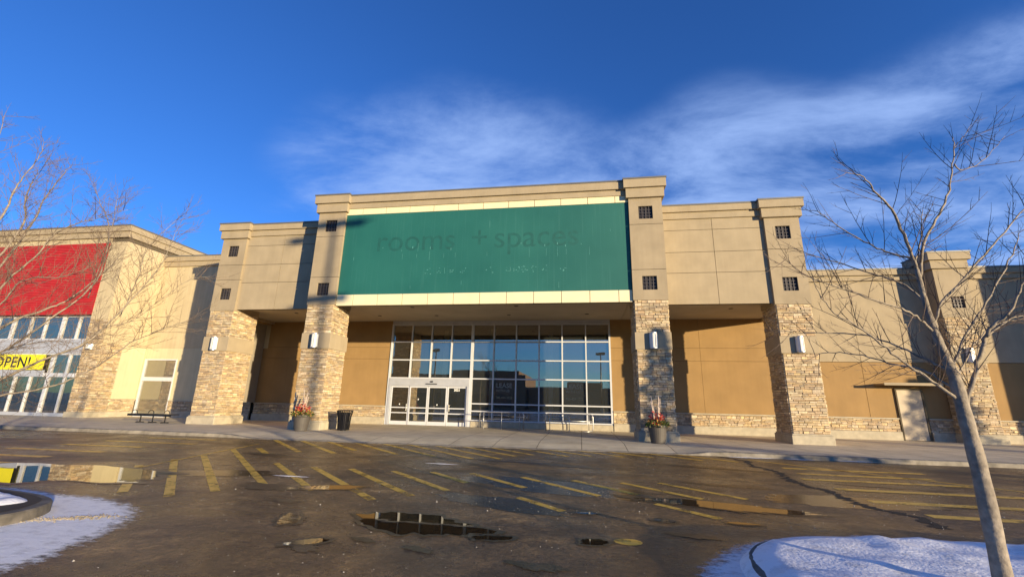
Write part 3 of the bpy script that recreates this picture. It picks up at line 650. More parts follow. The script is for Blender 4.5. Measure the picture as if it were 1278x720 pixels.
for wd_, x_ in (('rooms', -10.25), ('+', -5.28), ('spaces', -4.1)): text(wd_, 1.62, (x_, YC+.139, 8.86), 'ghost_lettering', 'ghost_dark', sign, ext=.001, sx=.99)
# adhesive residue left by the small lettering and the stud holes
rs = MB(); rg = random.Random(17)
def fleck(x, z, w, h): rs.box(x-w/2, x+w/2, YC+.1365, YC+.1395, z-h/2, z+h/2)
for x in (-9.9, -8.85, -8.2, -7.9, -7.35, -6.2, -5.3, -4.35, -2.7, -2.35, -1.55, -.9, -.55, .1, .5):
    if rg.random() < .8: fleck(x+rg.uniform(-.1, .1), 8.86+rg.uniform(-.02, .18), .035, rg.uniform(.04, .12))
    if rg.random() < .5: fleck(x+rg.uniform(-.2, .2), 8.55, .012, rg.uniform(.2, .5))
for x in (-7.35, -6.75, -6.15, -5.6, -4.25, -3.35, -2.95, -2.75, -2.5, -2.05, -1.6, -.75):
    for _ in range(5): fleck(x+rg.uniform(-.16, .16), 7.72+rg.uniform(-.16, .18), rg.uniform(.02, .07), rg.uniform(.015, .05))
for _ in range(10): fleck(rg.uniform(-11.8, 2.2), rg.uniform(6.8, 10.4), .014, rg.uniform(.1, .45))
struct(rs.build('glue_residue', 'ghost_light', sign), 'stuff')
# wings
for (xa, xb, xj) in ((-18.67, -13.54, -16.4), (3.91, 8.74, 6.43)):
    b = MB(); b.box(xa, xb, YS+.22, YS+.48, 6.2, 10.6); b.build('wing_backing', 'joint', st)
    w = MB(); panel_wall(w, xa, xb, (6.18, 7.7, 8.74, 9.87, 10.46), (xj,), YS+.14, .078); w.build('wing_wall', 'stucco2', st)
    cornice(st, xa, xb, YS+.16, .8, 11.1, .32, .34, .18, .09, sides=False)
b = MB(); b.box(10.0, 10.26, YS+1.62, YB, 6.2, 10.55); b.build('side_fascia', 'stucco', st)
b = MB(); b.box(-20.18, -19.95, YS+1.62, YB, 6.2, 10.55); b.build('side_fascia', 'stucco', st)
# back wall under the canopy
bw = MB()
panel_wall(bw, -20.5, -11.66, (.1, 4.0, 4.72, 6.36), (-15.0,), YB, .2, .012)
bw.build('back_wall', 'brown', st)
bw = MB(); panel_wall(bw, 1.76, 10.3, (.1, 4.0, 4.72, 6.36), (6.64,), YB, .2, .012); bw.build('back_wall', 'brown', st)
bk = MB(); bk.box(-20.5, -11.66, YB+.2, YB+.4, .1, 6.4); bk.box(1.76, 10.3, YB+.2, YB+.4, .1, 6.4); bk.box(-11.66, 1.76, YB+.02, YB+.4, 6.16, 6.4); bk.build('wall_core', 'joint', st)
bh = MB(); bh.box(-11.64, 1.75, YB-.04, YB+.018, 6.17, 6.355); bh.build('window_header', 'frame_panel', st)
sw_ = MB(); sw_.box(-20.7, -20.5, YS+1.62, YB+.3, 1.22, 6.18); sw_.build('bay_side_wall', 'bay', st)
bd = MB(); bd.box(-20.48, -20.1, YS+1.62, YB, 6.15, 6.355); bd.build('bulkhead', 'brown', st)
wainscot(st, -20.49, -11.68, YB, 101); wainscot(st, 1.78, 10.30, YB, 102)
ep = MB(); ep.box(4.55, 4.95, YB-.06, YB-.002, 4.95, 5.35); ep.build('alarm_box', 'door', st, bevel=.01)

# glazed entrance
gl = MB(); gl.box(-11.66, -6.42, YB+.0, YB+.012, .14, 6.16); gl.box(-6.42, 1.75, YB+.0, YB+.012, .47, 6.16)
# one pane sheet only on the street side
gz = MB(); gz.poly([(-6.45, YB+.05, .47), (1.75, YB+.05, .47), (1.75, YB+.05, 6.16), (-6.45, YB+.05, 6.16)]); gz.poly([(-11.64, YB+.05, 2.86), (-6.47, YB+.05, 2.86), (-6.47, YB+.05, 6.16), (-11.64, YB+.05, 6.16)])
glz = gz.build('shop_window', 'glass', st)
fr = MB(); vx = [-11.60, -10.30, -9.02, -7.74, -6.44, -5.11, -3.75, -2.39, -1.03, .34, 1.70]; vw = .035
for i, x in enumerate(vx):
    z0 = 2.86 if i in (1, 2, 3) else .14 if i < 5 else .45
    w_ = .075 if i == 4 else .05 if i in (0, 10) else vw
    fr.box(x-w_, x+w_, YB-.06, YB+.06, z0, 6.16)
for z in (6.125, 5.06, 3.95, 2.87): fr.box(-11.6, 1.7, YB-.055, YB+.055, z-.035, z+.035)
for z in (1.44, 1.02, .50): fr.box(-6.4, 1.7, YB-.055, YB+.055, z-.035, z+.035)
fr.build('window_frame', 'frame', glz)
cb = MB(); cb.box(-6.36, 1.76, YB-.09, YB+.2, .09, .45); cb.build('window_base', 'conc', st, bevel=.012)
# door unit: header and four sliding leaves
dh = MB(); dh.box(-11.55, -6.52, YB-.085, YB+.02, 2.40, 2.83); dh.box(-11.56, -11.40, YB-.085, YB+.02, .14, 2.40); dh.box(-6.66, -6.52, YB-.085, YB+.02, .14, 2.40); o = dh.build('door_header', 'frame_panel', st, bevel=.006)
s_ = MB(); s_.box(-9.2, -8.5, YB-.12, YB-.087, 2.50, 2.55); s_.box(-8.9, -8.75, YB-.14, YB-.087, 2.62, 2.70); s_.build('door_sensor', 'black', o)
dx = [-11.39, -10.21, -9.03, -7.85, -6.67]
for i in range(4):
    a, b = dx[i]+.008, dx[i+1]-.008; y = YB-.05 if i in (1, 2) else YB-.01
    f = MB(); f.box(a, a+.075, y, y+.04, .15, 2.39); f.box(b-.075, b, y, y+.04, .15, 2.39)
    for z0, z1 in ((2.30, 2.39), (1.10, 1.16), (.80, .86), (.15, .36)): f.box(a+.075, b-.075, y+.001, y+.039, z0, z1)
    lf = f.build('door_leaf', 'frame', st)
    p = MB(); p.poly([(a+.07, y+.02, .3), (b-.07, y+.02, .3), (b-.07, y+.02, 2.35), (a+.07, y+.02, 2.35)]); p.build('pane', 'glass', lf)
    if i in (0, 3):
        h_ = MB(); h_.tube([(b-.12 if i == 0 else a+.12, y-.06, .95), (b-.12 if i == 0 else a+.12, y-.06, 1.35)], .014); h_.build('handle', 'steel', lf)
    q = MB()
    if i < 3: q.box((a+b)/2-.03, (a+b)/2+.03, y+.012, y+.018, 1.28+.3*(i % 2), 1.36+.3*(i % 2)); q.build('sticker', 'white', lf)
text('3021', .19, (-7.27, YB+.005, 2.13), 'street_number', 'white', lf, ext=.001, align='CENTER', bold=.008)
# interior of the empty store
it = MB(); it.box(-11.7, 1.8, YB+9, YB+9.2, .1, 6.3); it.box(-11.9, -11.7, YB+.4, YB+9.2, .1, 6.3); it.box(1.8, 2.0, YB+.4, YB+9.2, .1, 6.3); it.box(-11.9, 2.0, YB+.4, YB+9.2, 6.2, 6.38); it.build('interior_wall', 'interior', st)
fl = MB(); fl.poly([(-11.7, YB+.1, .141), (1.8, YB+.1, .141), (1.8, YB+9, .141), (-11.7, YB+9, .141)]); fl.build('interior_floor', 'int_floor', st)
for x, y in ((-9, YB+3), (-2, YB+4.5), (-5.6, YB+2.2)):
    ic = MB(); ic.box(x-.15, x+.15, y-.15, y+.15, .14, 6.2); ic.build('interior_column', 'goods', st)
# roof-deck light strips seen through the glass
# lease posters hang inside the glass
for i, xc in enumerate((-4.43, -.35)):
    p = thing('lease_poster', (xc, YB+.08, 1.5), ('dark brown lease poster behind the glass left of the handrail gap, half in shadow', 'dark brown lease poster behind the glass near the right end of the window')[i], 'poster', 'lease posters in the shop window')
    b = MB(); b.box(xc-.56, xc+.56, YB+.075, YB+.085, 1.5, 2.78); b.build('sheet', 'lease_brown', p)
    text('LEASE', .37, (xc-.5, YB+.073, 2.38), 'lettering', 'white', p, ext=.001, bold=.006)
    text('WITH', .2, (xc-.5, YB+.073, 2.14), 'lettering', 'white', p, ext=.001); text('US', .2, (xc+.08, YB+.073, 2.14), 'lettering', 'white', p, ext=.001)
    text('780-424-2222', .175, (xc-.5, YB+.073, 1.76), 'lettering', 'trim', p, ext=.001, bold=.003)

# ------------------------------------------------------------------ red-signed store on the left
XS, YL = -29.4, 22.8
s2 = thing('store_building', (-34, 24, 0), 'store with a red ribbed sign panel and glass front at the left', 'building')
b = MB(); b.box(-60, -30.75, YL+.35, YL+.6, 6.4, 11.6); b.box(-30.72, XS-.02, YL+.05, 36, .1, 11.6); b.box(-60, -30.72, YL+9, 36, .1, 11.6); b.box(-60, -30.72, YL+.6, YL+9, 6.5, 11.6); b.build('wall_core', 'joint', s2)
w = MB(); w.box(-30.72, XS, YL, YL+.05, 6.1, 11.3); w.box(XS-.02, XS, YL+.05, 36, 4.62, 11.3); w.box(-60, -30.72, YL, YL+.34, 11.25, 11.6); w.build('upper_wall', 'store_tan', s2)
b = MB(); b.box(XS-.019, XS+.01, 24.1, YB, 1.22, 4.60); b.box(-29.38, -26.0, YB-.012, YB, 4.0, 4.05); b.build('cream_panel', 'cream', s2)
# stone front pier and side
o = MB(); o.box(-30.70, XS-.02, YL+.02, YL+.05, .1, 6.1); o.box(XS-.02, XS, YL+.05, 24.1, .1, 4.6); o.box(XS-.02, XS-.001, 24.1, YB, .1, 1.22); sb = o.build('stone_pier', 'mortar', s2)
s = MB(); stones(s, (-30.70, YL+.02, 0), (1, 0, 0), (0, -1, 0), 1.3, .45, 6.1, seed=301); stones(s, (XS, YL+.02, 0), (0, 1, 0), (1, 0, 0), 1.3, .45, 4.6, seed=302); stones(s, (XS, 24.1, 0), (0, 1, 0), (1, 0, 0), 1.6, .45, 1.2, seed=303); s.build('stone_cladding', 'stone', sb, attr='stone')
c = MB(); c.box(-30.72, XS+.1, YL-.1, YL+.02, .09, .45); c.box(XS, XS+.1, YL+.02, YB-.02, .09, .45); c.build('plinth', 'conc', sb)
c = MB()
for yo, x1, z0, z1 in ((.22, XS+.22, 11.98, 12.34), (.12, XS+.12, 11.58, 11.978)): c.box(-60, x1, YL-yo, 36, z0, z1)
c.build('cornice', 'stucco2', s2, bevel=.01)
c = MB(); c.box(-60, XS+.26, YL-.26, 36, 12.342, 12.42); c.build('coping', 'metal_grey', s2)
rd = MB(); z = 6.42
while z < 11.24:
    rd.box(-60, -30.74, YL-.02, YL+.3, z, z+.085); rd.box(-60, -30.76, YL+.02, YL+.28, z+.085, z+.115); z += .115
rd.build('ribbed_panel', 'red', s2)
# storefront glazing
gz = MB(); gz.poly([(-60, YL+.42, .14), (-30.75, YL+.42, .14), (-30.75, YL+.42, 6.4), (-60, YL+.42, 6.4)]); gg = gz.build('shop_window', 'glass', s2)
fr = MB()
for x, w_ in ((-30.80, .05), (-32.0, .05), (-33.25, .10), (-34.6, .05), (-35.8, .05), (-37.2, .10), (-38.5, .05), (-39.8, .05), (-41.2, .1)):
    fr.box(x-w_, x+w_, YL+.34, YL+.5, .14, 6.4)
for z, w_ in ((6.36, .04), (4.86, .05), (3.93, .05), (2.62, .12), (.22, .08)): fr.box(-60, -30.76, YL+.35, YL+.49, z-w_, z+w_)
fr.build('window_frame', 'frame', gg)
pn = MB(); pn.box(-60, -30.75, YL+.30, YL+.345, 3.96, 4.84); pn.box(-60, -30.76, YL+.31, YL+.345, .14, .34); pn.box(-60, -33.6, YL+.30, YL+.345, 2.5, 2.9); pn.build('aluminium_panel', 'frame_panel', s2)
it = MB(); it.box(-60, -30.72, YL+6, YL+6.2, .1, 6.5); it.box(-30.76, -30.73, YL+.6, YL+6, .1, 6.5); it.build('interior_wall', 'interior', s2)
fx = MB(); rg = random.Random(4)
for i in range(26):
    x = rg.uniform(-42, -31.2); y = YL+rg.uniform(1.0, 4); w_ = rg.uniform(.3, .7); z0 = .15 if rg.random() < .7 else rg.uniform(2.4, 4.8); h_ = rg.uniform(.5, 1.6)
    fx.box(x, x+w_, y, y+.3, z0, z0+h_)
for x in (-31.9, -33.0, -34.4, -35.7, -37.0): fx.box(x-.1, x+.1, YL+.9, YL+1.1, .14, 6.4)
fx.build('shop_fittings', 'goods', s2)
wall_lamp(s2, -30.1, YL-.03, 4.35, w=.5, h=.34)
# connecting wall with the tall vestibule window
cw = MB(); cw.box(-29.38, -29.25, YB, YB+.3, 1.2, 4.62); cw.box(-26.78, -20.5, YB, YB+.3, 1.2, 4.62); cw.box(-29.25, -26.78, YB, YB+.3, 3.86, 4.62); cw.build('lower_wall', 'cream', s2)
cw = MB(); cw.box(-29.38, -20.18, YB-.012, YB+.3, 4.625, 10.5); cw.build('connecting_wall', 'store_tan', s2)
cw = MB(); cw.box(-29.38, -20.18, YB+.3, 34, 4.6, 11.1); cw.box(-26.78, -20.18, YB+.3, 34, .1, 4.6); cw.build('wall_core', 'joint', s2)
cornice(s2, -29.38, -20.1, YB-.01, 8, 11.12, .34, .36, .20, .10, sides=False)
wainscot(s2, -26.76, -20.72, YB, 305)
gz = MB(); gz.poly([(-29.22, YB+.06, .2), (-26.80, YB+.06, .2), (-26.80, YB+.06, 3.85), (-29.22, YB+.06, 3.85)]); vw_ = gz.build('vestibule_window', 'glass', s2)
f = MB()
for x in (-29.22, -26.80): f.box(x-.04, x+.04, YB-.03, YB+.09, .13, 3.88)
for z, h_ in ((3.84, .04), (2.56, .13), (.24, .11)): f.box(-29.18, -26.84, YB-.025, YB+.085, z-h_, z+h_)
f.build('window_frame', 'frame', vw_)
bl = MB(); bl.box(-29.24, -26.78, YB+.15, YB+.17, .14, 3.9); bl.build('blind', 'shade_pane', s2)
# OPEN banner hung on the storefront
bn = thing('banner', (-36.2, YL+.28, 2.88), 'yellow banner reading OPEN! on the glass store front', 'banner')
b = MB(); b.box(-39.2, -33.72, YL+.27, YL+.29, 2.92, 3.88); b.build('cloth', 'yellow', bn)
text('OPEN!', .95, (-34.75, YL+.262, 3.07), 'lettering', 'black', bn, ext=.003, align='RIGHT', bold=.012, sx=1.0, space=1.08)

# ------------------------------------------------------------------ brown and cream retail building on the right
s3 = thing('store_building', (20, 25.7, 0), 'plain two-tone retail building with a service door at the right', 'building')
w = MB(); panel_wall(w, 10.32, 45, (.1, 4.0), (14.66,), YB, .2); w.build('lower_wall', 'brown', s3)
w = MB(); panel_wall(w, 10.32, 45, (4.02, 8.45), (14.66,), YB-.02, .22); w.build('upper_wall', 'cream2' if 'cream2' in M else 'stucco2', s3)
w = MB(); w.box(10.3, 45, YB+.2, 36, .1, 8.9); w.build('wall_core', 'joint', s3)
cornice(s3, 10.3, 45, YB-.02, 6, 9.0, .30, .28, .22, .11, sides=False)
wainscot(s3, 10.34, 15.9, YB, 401); wainscot(s3, 17.25, 45, YB, 402)
tx0, tx1, ty = 18.25, 19.72, 24.75
sh = MB(); zc, w_, xc = 6.98, .6, (tx0+tx1)/2+.1
sh.box(tx0, tx1, ty+.12, YB-.03, 6.2, 8.75); sh.box(tx0, xc-w_/2, ty, ty+.12, 6.2, 8.75); sh.box(xc+w_/2, tx1, ty, ty+.12, 6.2, 8.75); sh.box(xc-w_/2, xc+w_/2, ty, ty+.12, 6.2, zc-w_/2); sh.box(xc-w_/2, xc+w_/2, ty, ty+.12, zc+w_/2, 8.75)
sh.build('tower_shaft', 'stucco', s3); grille_window(s3, xc, zc, ty, w_, w_)
cornice(s3, tx0, tx1, ty, 1.4, 9.58, .38, .44, .24, .12); column(s3, tx0, tx1, ty, .93, 6.2)
d = MB(); d.box(16.02, 17.13, YB-.05, YB+.0, .15, 2.6); dr = d.build('service_door', 'door', s3, bevel=.01); dr['label'] = 'plain beige steel service door'
d = MB(); d.box(15.95, 16.02, YB-.07, YB-.003, .14, 2.67); d.box(17.13, 17.22, YB-.07, YB-.003, .14, 2.67); d.box(16.02, 17.13, YB-.07, YB-.003, 2.602, 2.67); d.build('door_frame', 'joint', dr)
d = MB(); d.tube([(17.0, YB-.06, 1.1), (17.0, YB-.12, 1.1), (16.88, YB-.12, 1.1)], .015); d.build('handle', 'steel', dr)
d = MB(); d.prism([(15.1, YB-.75), (17.7, YB-.75), (17.7, YB-.003), (15.1, YB-.003)], 2.84, 2.90); d.box(15.1, 17.7, YB-.78, YB-.75, 2.8, 2.93); d.build('door_canopy', 'stucco2', s3)

# projecting shop front further right, outside the picture: its shadow falls on the right-hand wall
s4 = thing('store_building', (32, 24, 0), 'tall projecting shop front beyond the right-hand wall', 'building')
w = MB(); w.box(27.3, 42, 20.7, YB-.1, .1, 11.0); w.build('wall', 'stucco', s4)
cornice(s4, 27.3, 42, 20.7, 4, 11.8, .4, .4, .22, .12)
# low buildings across the car park, mirrored in the glass
s5 = thing('retail_building', (-20, -55, 0), 'dark low brick building across the car park', 'building')
w = MB(); w.box(-75, -12.5, -75, -50, 0, 7.6); w.box(-30, -14, -76, -49.7, 7.6, 8.5); w.build('wall', 'dark_building', s5)
w = MB()
for i in range(9): w.box(-72+i*6.4, -67+i*6.4, -50.05, -49.9, .3, 3.2)
w.build('window', 'black', s5)
s6 = thing('retail_building', (10, -55, 0), 'long low brick building across the car park', 'building')
w = MB(); w.box(-12, 20, -76, -52, 0, 4.9); w.box(-3, 5, -75, -51.6, 4.9, 6.3); w.build('wall', 'dark_building', s6)
w = MB(); w.box(-12.2, 20.2, -52.2, -51.9, 4.6, 5.0); w.build('roof_edge', 'metal_grey', s6)

# ------------------------------------------------------------------ things on the pavement
def planter(x, y, label, seed, zb=.137):
    rg = random.Random(seed)
    p = thing('planter', (x, y, zb), label, 'planter', 'planters of autumn foliage by the entrance')
    b = MB(); b.lathe(x, y, [(.24, zb), (.27, zb+.02), (.36, zb+.60), (.39, zb+.62), (.39, zb+.69), (.35, zb+.69), (.34, zb+.60), (.0, zb+.60)], 28, cap=False); b.build('pot', 'pot', p, smooth=False)
    for nm, m_, cnt, zr, rr in (('green_foliage', 'leaf_green', 420, (.60, .95), .44), ('red_foliage', 'leaf_red', 230, (.70, 1.28), .28), ('dried_flowers', 'leaf_tan', 200, (.62, 1.0), .42)):
        l_ = MB()
        for _ in range(cnt):
            a = rg.uniform(0, 6.28); r_ = rr*math.sqrt(rg.random()); t = rg.random(); c = Vector((x+r_*math.cos(a), y+r_*math.sin(a), zb+zr[0]+(zr[1]-zr[0])*t*(1.1-r_/rr*.6)))
            d = Vector((math.cos(a)*.5+rg.uniform(-.6, .6), math.sin(a)*.5+rg.uniform(-.6, .6), rg.uniform(-.1, .9))).normalized(); n_ = d.orthogonal().normalized(); n_.rotate(Matrix.Rotation(rg.uniform(0, 6.28), 3, d)); L_ = rg.uniform(.05, .13); W_ = L_*rg.uniform(.18, .35)
            l_.poly([c, c+d*L_*.5+n_*W_, c+d*L_, c+d*L_*.5-n_*W_])
        l_.build(nm, m_, p)
    s_ = MB()
    for k_ in range(5):
        a = rg.uniform(0, 6.28); bx, by = x+.1*math.cos(a), y+.1*math.sin(a); h_ = rg.uniform(1.35, 1.85); s_.tube([(bx, by, zb+.55), (bx+rg.uniform(-.02, .02), by, zb+1.1), (bx+.10*math.cos(a)+rg.uniform(-.03, .03), by+.05*math.sin(a), zb+h_)], [.026, .024, .018], 7)
    s_.build('birch_poles', 'birch', p, smooth=True)
planter(-12.45, 18.75, 'grey planter with red and gold foliage in front of the left stone column', 31)
planter(2.98, 18.75, 'grey planter with red foliage and birch poles in front of the right stone column', 32)

# litter bin: slatted flared basket
bx, by, zb = -10.95, 19.75, .137
tb = thing('litter_bin', (bx, by, zb), 'black slatted metal litter bin beside the left stone column', 'bin')
b = MB()
for k_ in range(26):
    a = 2*math.pi*k_/26; c0, s0 = math.cos(a), math.sin(a); b.tube([(bx+.25*c0, by+.25*s0, zb+.05), (bx+.29*c0, by+.29*s0, zb+.6), (bx+.35*c0, by+.35*s0, zb+.88)], .017, 4)
b.build('slats', 'black', tb)
b = MB(); 
for r_, z in ((.255, .05), (.275, .35), (.36, .89)): b.tube([(bx+r_*math.cos(a*.2618), by+r_*math.sin(a*.2618), zb+z) for a in range(25)], .022, 6)
b.lathe(bx, by, [(.12, zb), (.12, zb+.05)], 16); b.build('rims', 'black', tb)
b = MB(); b.lathe(bx, by, [(.20, zb+.06), (.25, zb+.82)], 20); b.build('liner', 'grille', tb)

# bench
b0 = thing('bench', (-22.3, 20.6, .137), 'black backless metal bench beside the far left stone column', 'bench')
b = MB()
for k_ in range(6): y = 20.42+.085*k_; b.box(-23.55, -20.95, y, y+.055, .545, .585)
b.box(-23.55, -20.95, 20.38, 20.42, .47, .585); b.build('seat', 'black', b0)
for x in (-23.0, -22.25, -21.5):
    l_ = MB(); l_.tube([(x, 20.66, .54), (x, 20.66, .16)], .03, 8); l_.tube([(x-.22, 20.66, .155), (x, 20.66, .17), (x+.22, 20.66, .155)], .022, 6); l_.tube([(x, 20.44, .155), (x, 20.9, .155)], .022, 6); l_.build('leg', 'black', b0)
for x in (-23.2, -22.2, -21.25):
    a_ = MB(); a_.tube([(x-.18+.36*(0.5-.5*math.cos(t*.3927)), 20.45, .56+.22*math.sin(t*.3927)) for t in range(9)], .018, 6); a_.build('armrest', 'black', b0)

# handrails along the window
def rail(x0, x1, y, label, tail=False):
    h = thing('handrail', (x0, y, .137), label, 'handrail', 'steel handrails along the shop window')
    t_ = MB(); r_ = .12
    t_.tube([(x0, y, .14), (x0, y, 1.02-r_), (x0+r_*.3, y, 1.02-r_*.3), (x0+r_, y, 1.02), (x1-r_, y, 1.02), (x1-r_*.3, y, 1.02-r_*.3), (x1, y, 1.02-r_), (x1, y, .30 if tail else .14)]+([(x1-.05, y-.1, .2), (x1-.25, y-.25, .16), (x1-.5, y-.35, .15)] if tail else []), .024, 8); t_.build('top_rail', 'steel', h, smooth=True)
    t_ = MB(); t_.tube([(x0, y, .66), (x1, y, .66)], .02, 8); t_.build('lower_rail', 'steel', h, smooth=True)
    for x in [x0+.22]+[x0+(x1-x0)*k_/2 for k_ in (1,)]+[x1-.22]:
        p = MB(); p.tube([(x, y, .14), (x, y, 1.01)], .02, 8); p.tube([(x, y, .14), (x, y, .15)], .06, 10); p.build('post', 'steel', h, smooth=True)
rail(-5.55, -3.1, 24.5, 'steel handrail in front of the glass beside the sliding doors')
rail(-1.9, .62, 24.5, 'steel handrail with a curved foot at the right end of the shop window', True)

# ------------------------------------------------------------------ light poles and sign post (behind the camera, casting the long shadows)
def light_pole(x, y, h, label, span=1.35, heads=None):
    p = thing('light_pole', (x, y, 0), label, 'light pole', 'car park light poles')
    b = MB(); b.lathe(x, y, [(.3, 0), (.3, .8)], 20); b.build('concrete_base', 'brick_pole', p)
    b = MB(); b.tube([(x, y, .8), (x, y, h)], [.13, .09], 10); b.build('pole', 'poly', p, smooth=True)
    ux, uy = math.cos(R(SUN_AZ)), math.sin(R(SUN_AZ))
    b = MB(); b.tube([(x-ux*span, y-uy*span, h-.12), (x+ux*span, y+uy*span, h-.12)], .05, 8); b.build('cross_arm', 'poly', p)
    for dz, sp_ in (heads or ((0, span),)):
        for sgn in (-1, 1):
            for q in (.28, .76):
                cx_, cy_ = x+ux*sp_*sgn*q, y+uy*sp_*sgn*q; hw = sp_*.235
                c = MB(); c.prism([(cx_+ux*a+uy*b_, cy_+uy*a-ux*b_) for a, b_ in ((-hw, -.28), (hw, -.28), (hw, .28), (-hw, .28))], h-.36+dz, h+.02+dz); c.build('luminaire', 'poly', p)
    return p
light_pole(-12.6+1.28*24.5, 19.5-24.5, 14.75, 'tall car park light pole right of the viewpoint', heads=((0, 1.1), (-4.0, .8)))  # lower head pair added to throw the low shadow band across the tower
light_pole(3.2, -20, 9.5, 'light pole across the car park mirrored in the right of the glass', .9)
light_pole(-21.5, -12, 9.0, 'light pole across the car park mirrored in the left of the glass', .9)
sp = thing('sign_post', (12.6, -3.5, 0), 'short sign post in the car park', 'sign')
b = MB(); b.tube([(12.6, -3.5, 0), (12.6, -3.5, 2.4)], .04, 8); b.build('post', 'steel', sp)

# ------------------------------------------------------------------ trees
def catmull(pts, n=6):
    P = [Vector(p) for p in pts]; P = [P[0]*2-P[1]]+P+[P[-1]*2-P[-2]]; out = []
    for i in range(1, len(P)-2):
        p0, p1, p2, p3 = P[i-1:i+3]
        for s_ in range(n):
            t = s_/n; out.append(.5*((2*p1)+(p2-p0)*t+(2*p0-5*p1+4*p2-p3)*t*t+(3*p1-p0-3*p2+p3)*t**3))
    out.append(P[-2]); return out
def bare_tree(name, loc, label, trunk, limbs, r_trunk, seed, twig=1.0, group=None, dens=1.0, tlen=1.0, step=.13):
    rg = random.Random(seed); T = thing(name, loc, label, 'tree', group)
    tb_ = MB(); tp = catmull(trunk[0], 8); rr = [trunk[1]+(trunk[2]-trunk[1])*i/(len(tp)-1) for i in range(len(tp))]
    rr = [r_*(1+.05*math.sin(i*1.3)+rg.uniform(-.02, .02)) for i, r_ in enumerate(rr)]; rr[0] *= 1.2
    tb_.tube(tp, rr, 14); tb_.build('trunk', 'bark', T, smooth=True)
    lb = MB(); tw = MB()
    def shoot(p, d, L_, r_, lvl):
        k_ = max(3, int(L_/.09)); pts = [p.copy()]; q = p.copy(); dd = d.copy()
        for i in range(k_):
            dd = (dd + Vector((rg.gauss(0, .055), rg.gauss(0, .055), rg.gauss(.045, .05)))).normalized(); q = q+dd*(L_/k_); pts.append(q.copy())
        tw.tube(pts, [r_*(1-.72*i/k_) for i in range(k_+1)], 4 if r_ > .005 else 3, cap=False)
        if lvl > 0:
            for i in range(1, k_):
                if rg.random() < .62*dens:
                    a = dd.orthogonal().normalized(); a.rotate(Matrix.Rotation(rg.uniform(0, 6.28), 3, dd)); nd = (dd*rg.uniform(.6, 1.1)+a*rg.uniform(.5, .9)+Vector((0, 0, .12))).normalized()
                    shoot(pts[i], nd, L_*rg.uniform(.25, .55)*(1-i/k_*.4), r_*.6, lvl-1)
    for pts, r0, r1 in limbs:
        c = catmull(pts, 6); n_ = len(c)
        c = [p+Vector((rg.gauss(0, .005), rg.gauss(0, .005), rg.gauss(0, .005))) if 0 < i < n_-1 else p for i, p in enumerate(c)]
        lb.tube(c, [r0*(1-i/(n_-1))+r1*i/(n_-1) for i in range(n_)], 7)
        acc_ = 0; tot = sum((c[i+1]-c[i]).length for i in range(n_-1)); run = 0
        for i in range(n_-1):
            sg_ = (c[i+1]-c[i]); run += sg_.length; acc_ += sg_.length
            while acc_ > step/dens and run/tot > .12:
                acc_ -= step/dens; dd = sg_.normalized(); a = dd.orthogonal().normalized(); a.rotate(Matrix.Rotation(rg.uniform(0, 6.28), 3, dd))
                nd = (dd*rg.uniform(.35, 1.0)+a*rg.uniform(.6, 1.0)+Vector((0, 0, .22))).normalized()
                shoot(c[i]+sg_*rg.random(), nd, rg.uniform(.22, .72)*tlen*(1.1-.4*run/tot), .0062*twig*rg.uniform(.75, 1.2), 2)
        shoot(c[-1], (c[-1]-c[-2]).normalized(), .22*tlen, r1*.9, 2)
    lb.build('branches', 'bark', T, smooth=True); tw.build('twigs', 'twig', T)
    return T
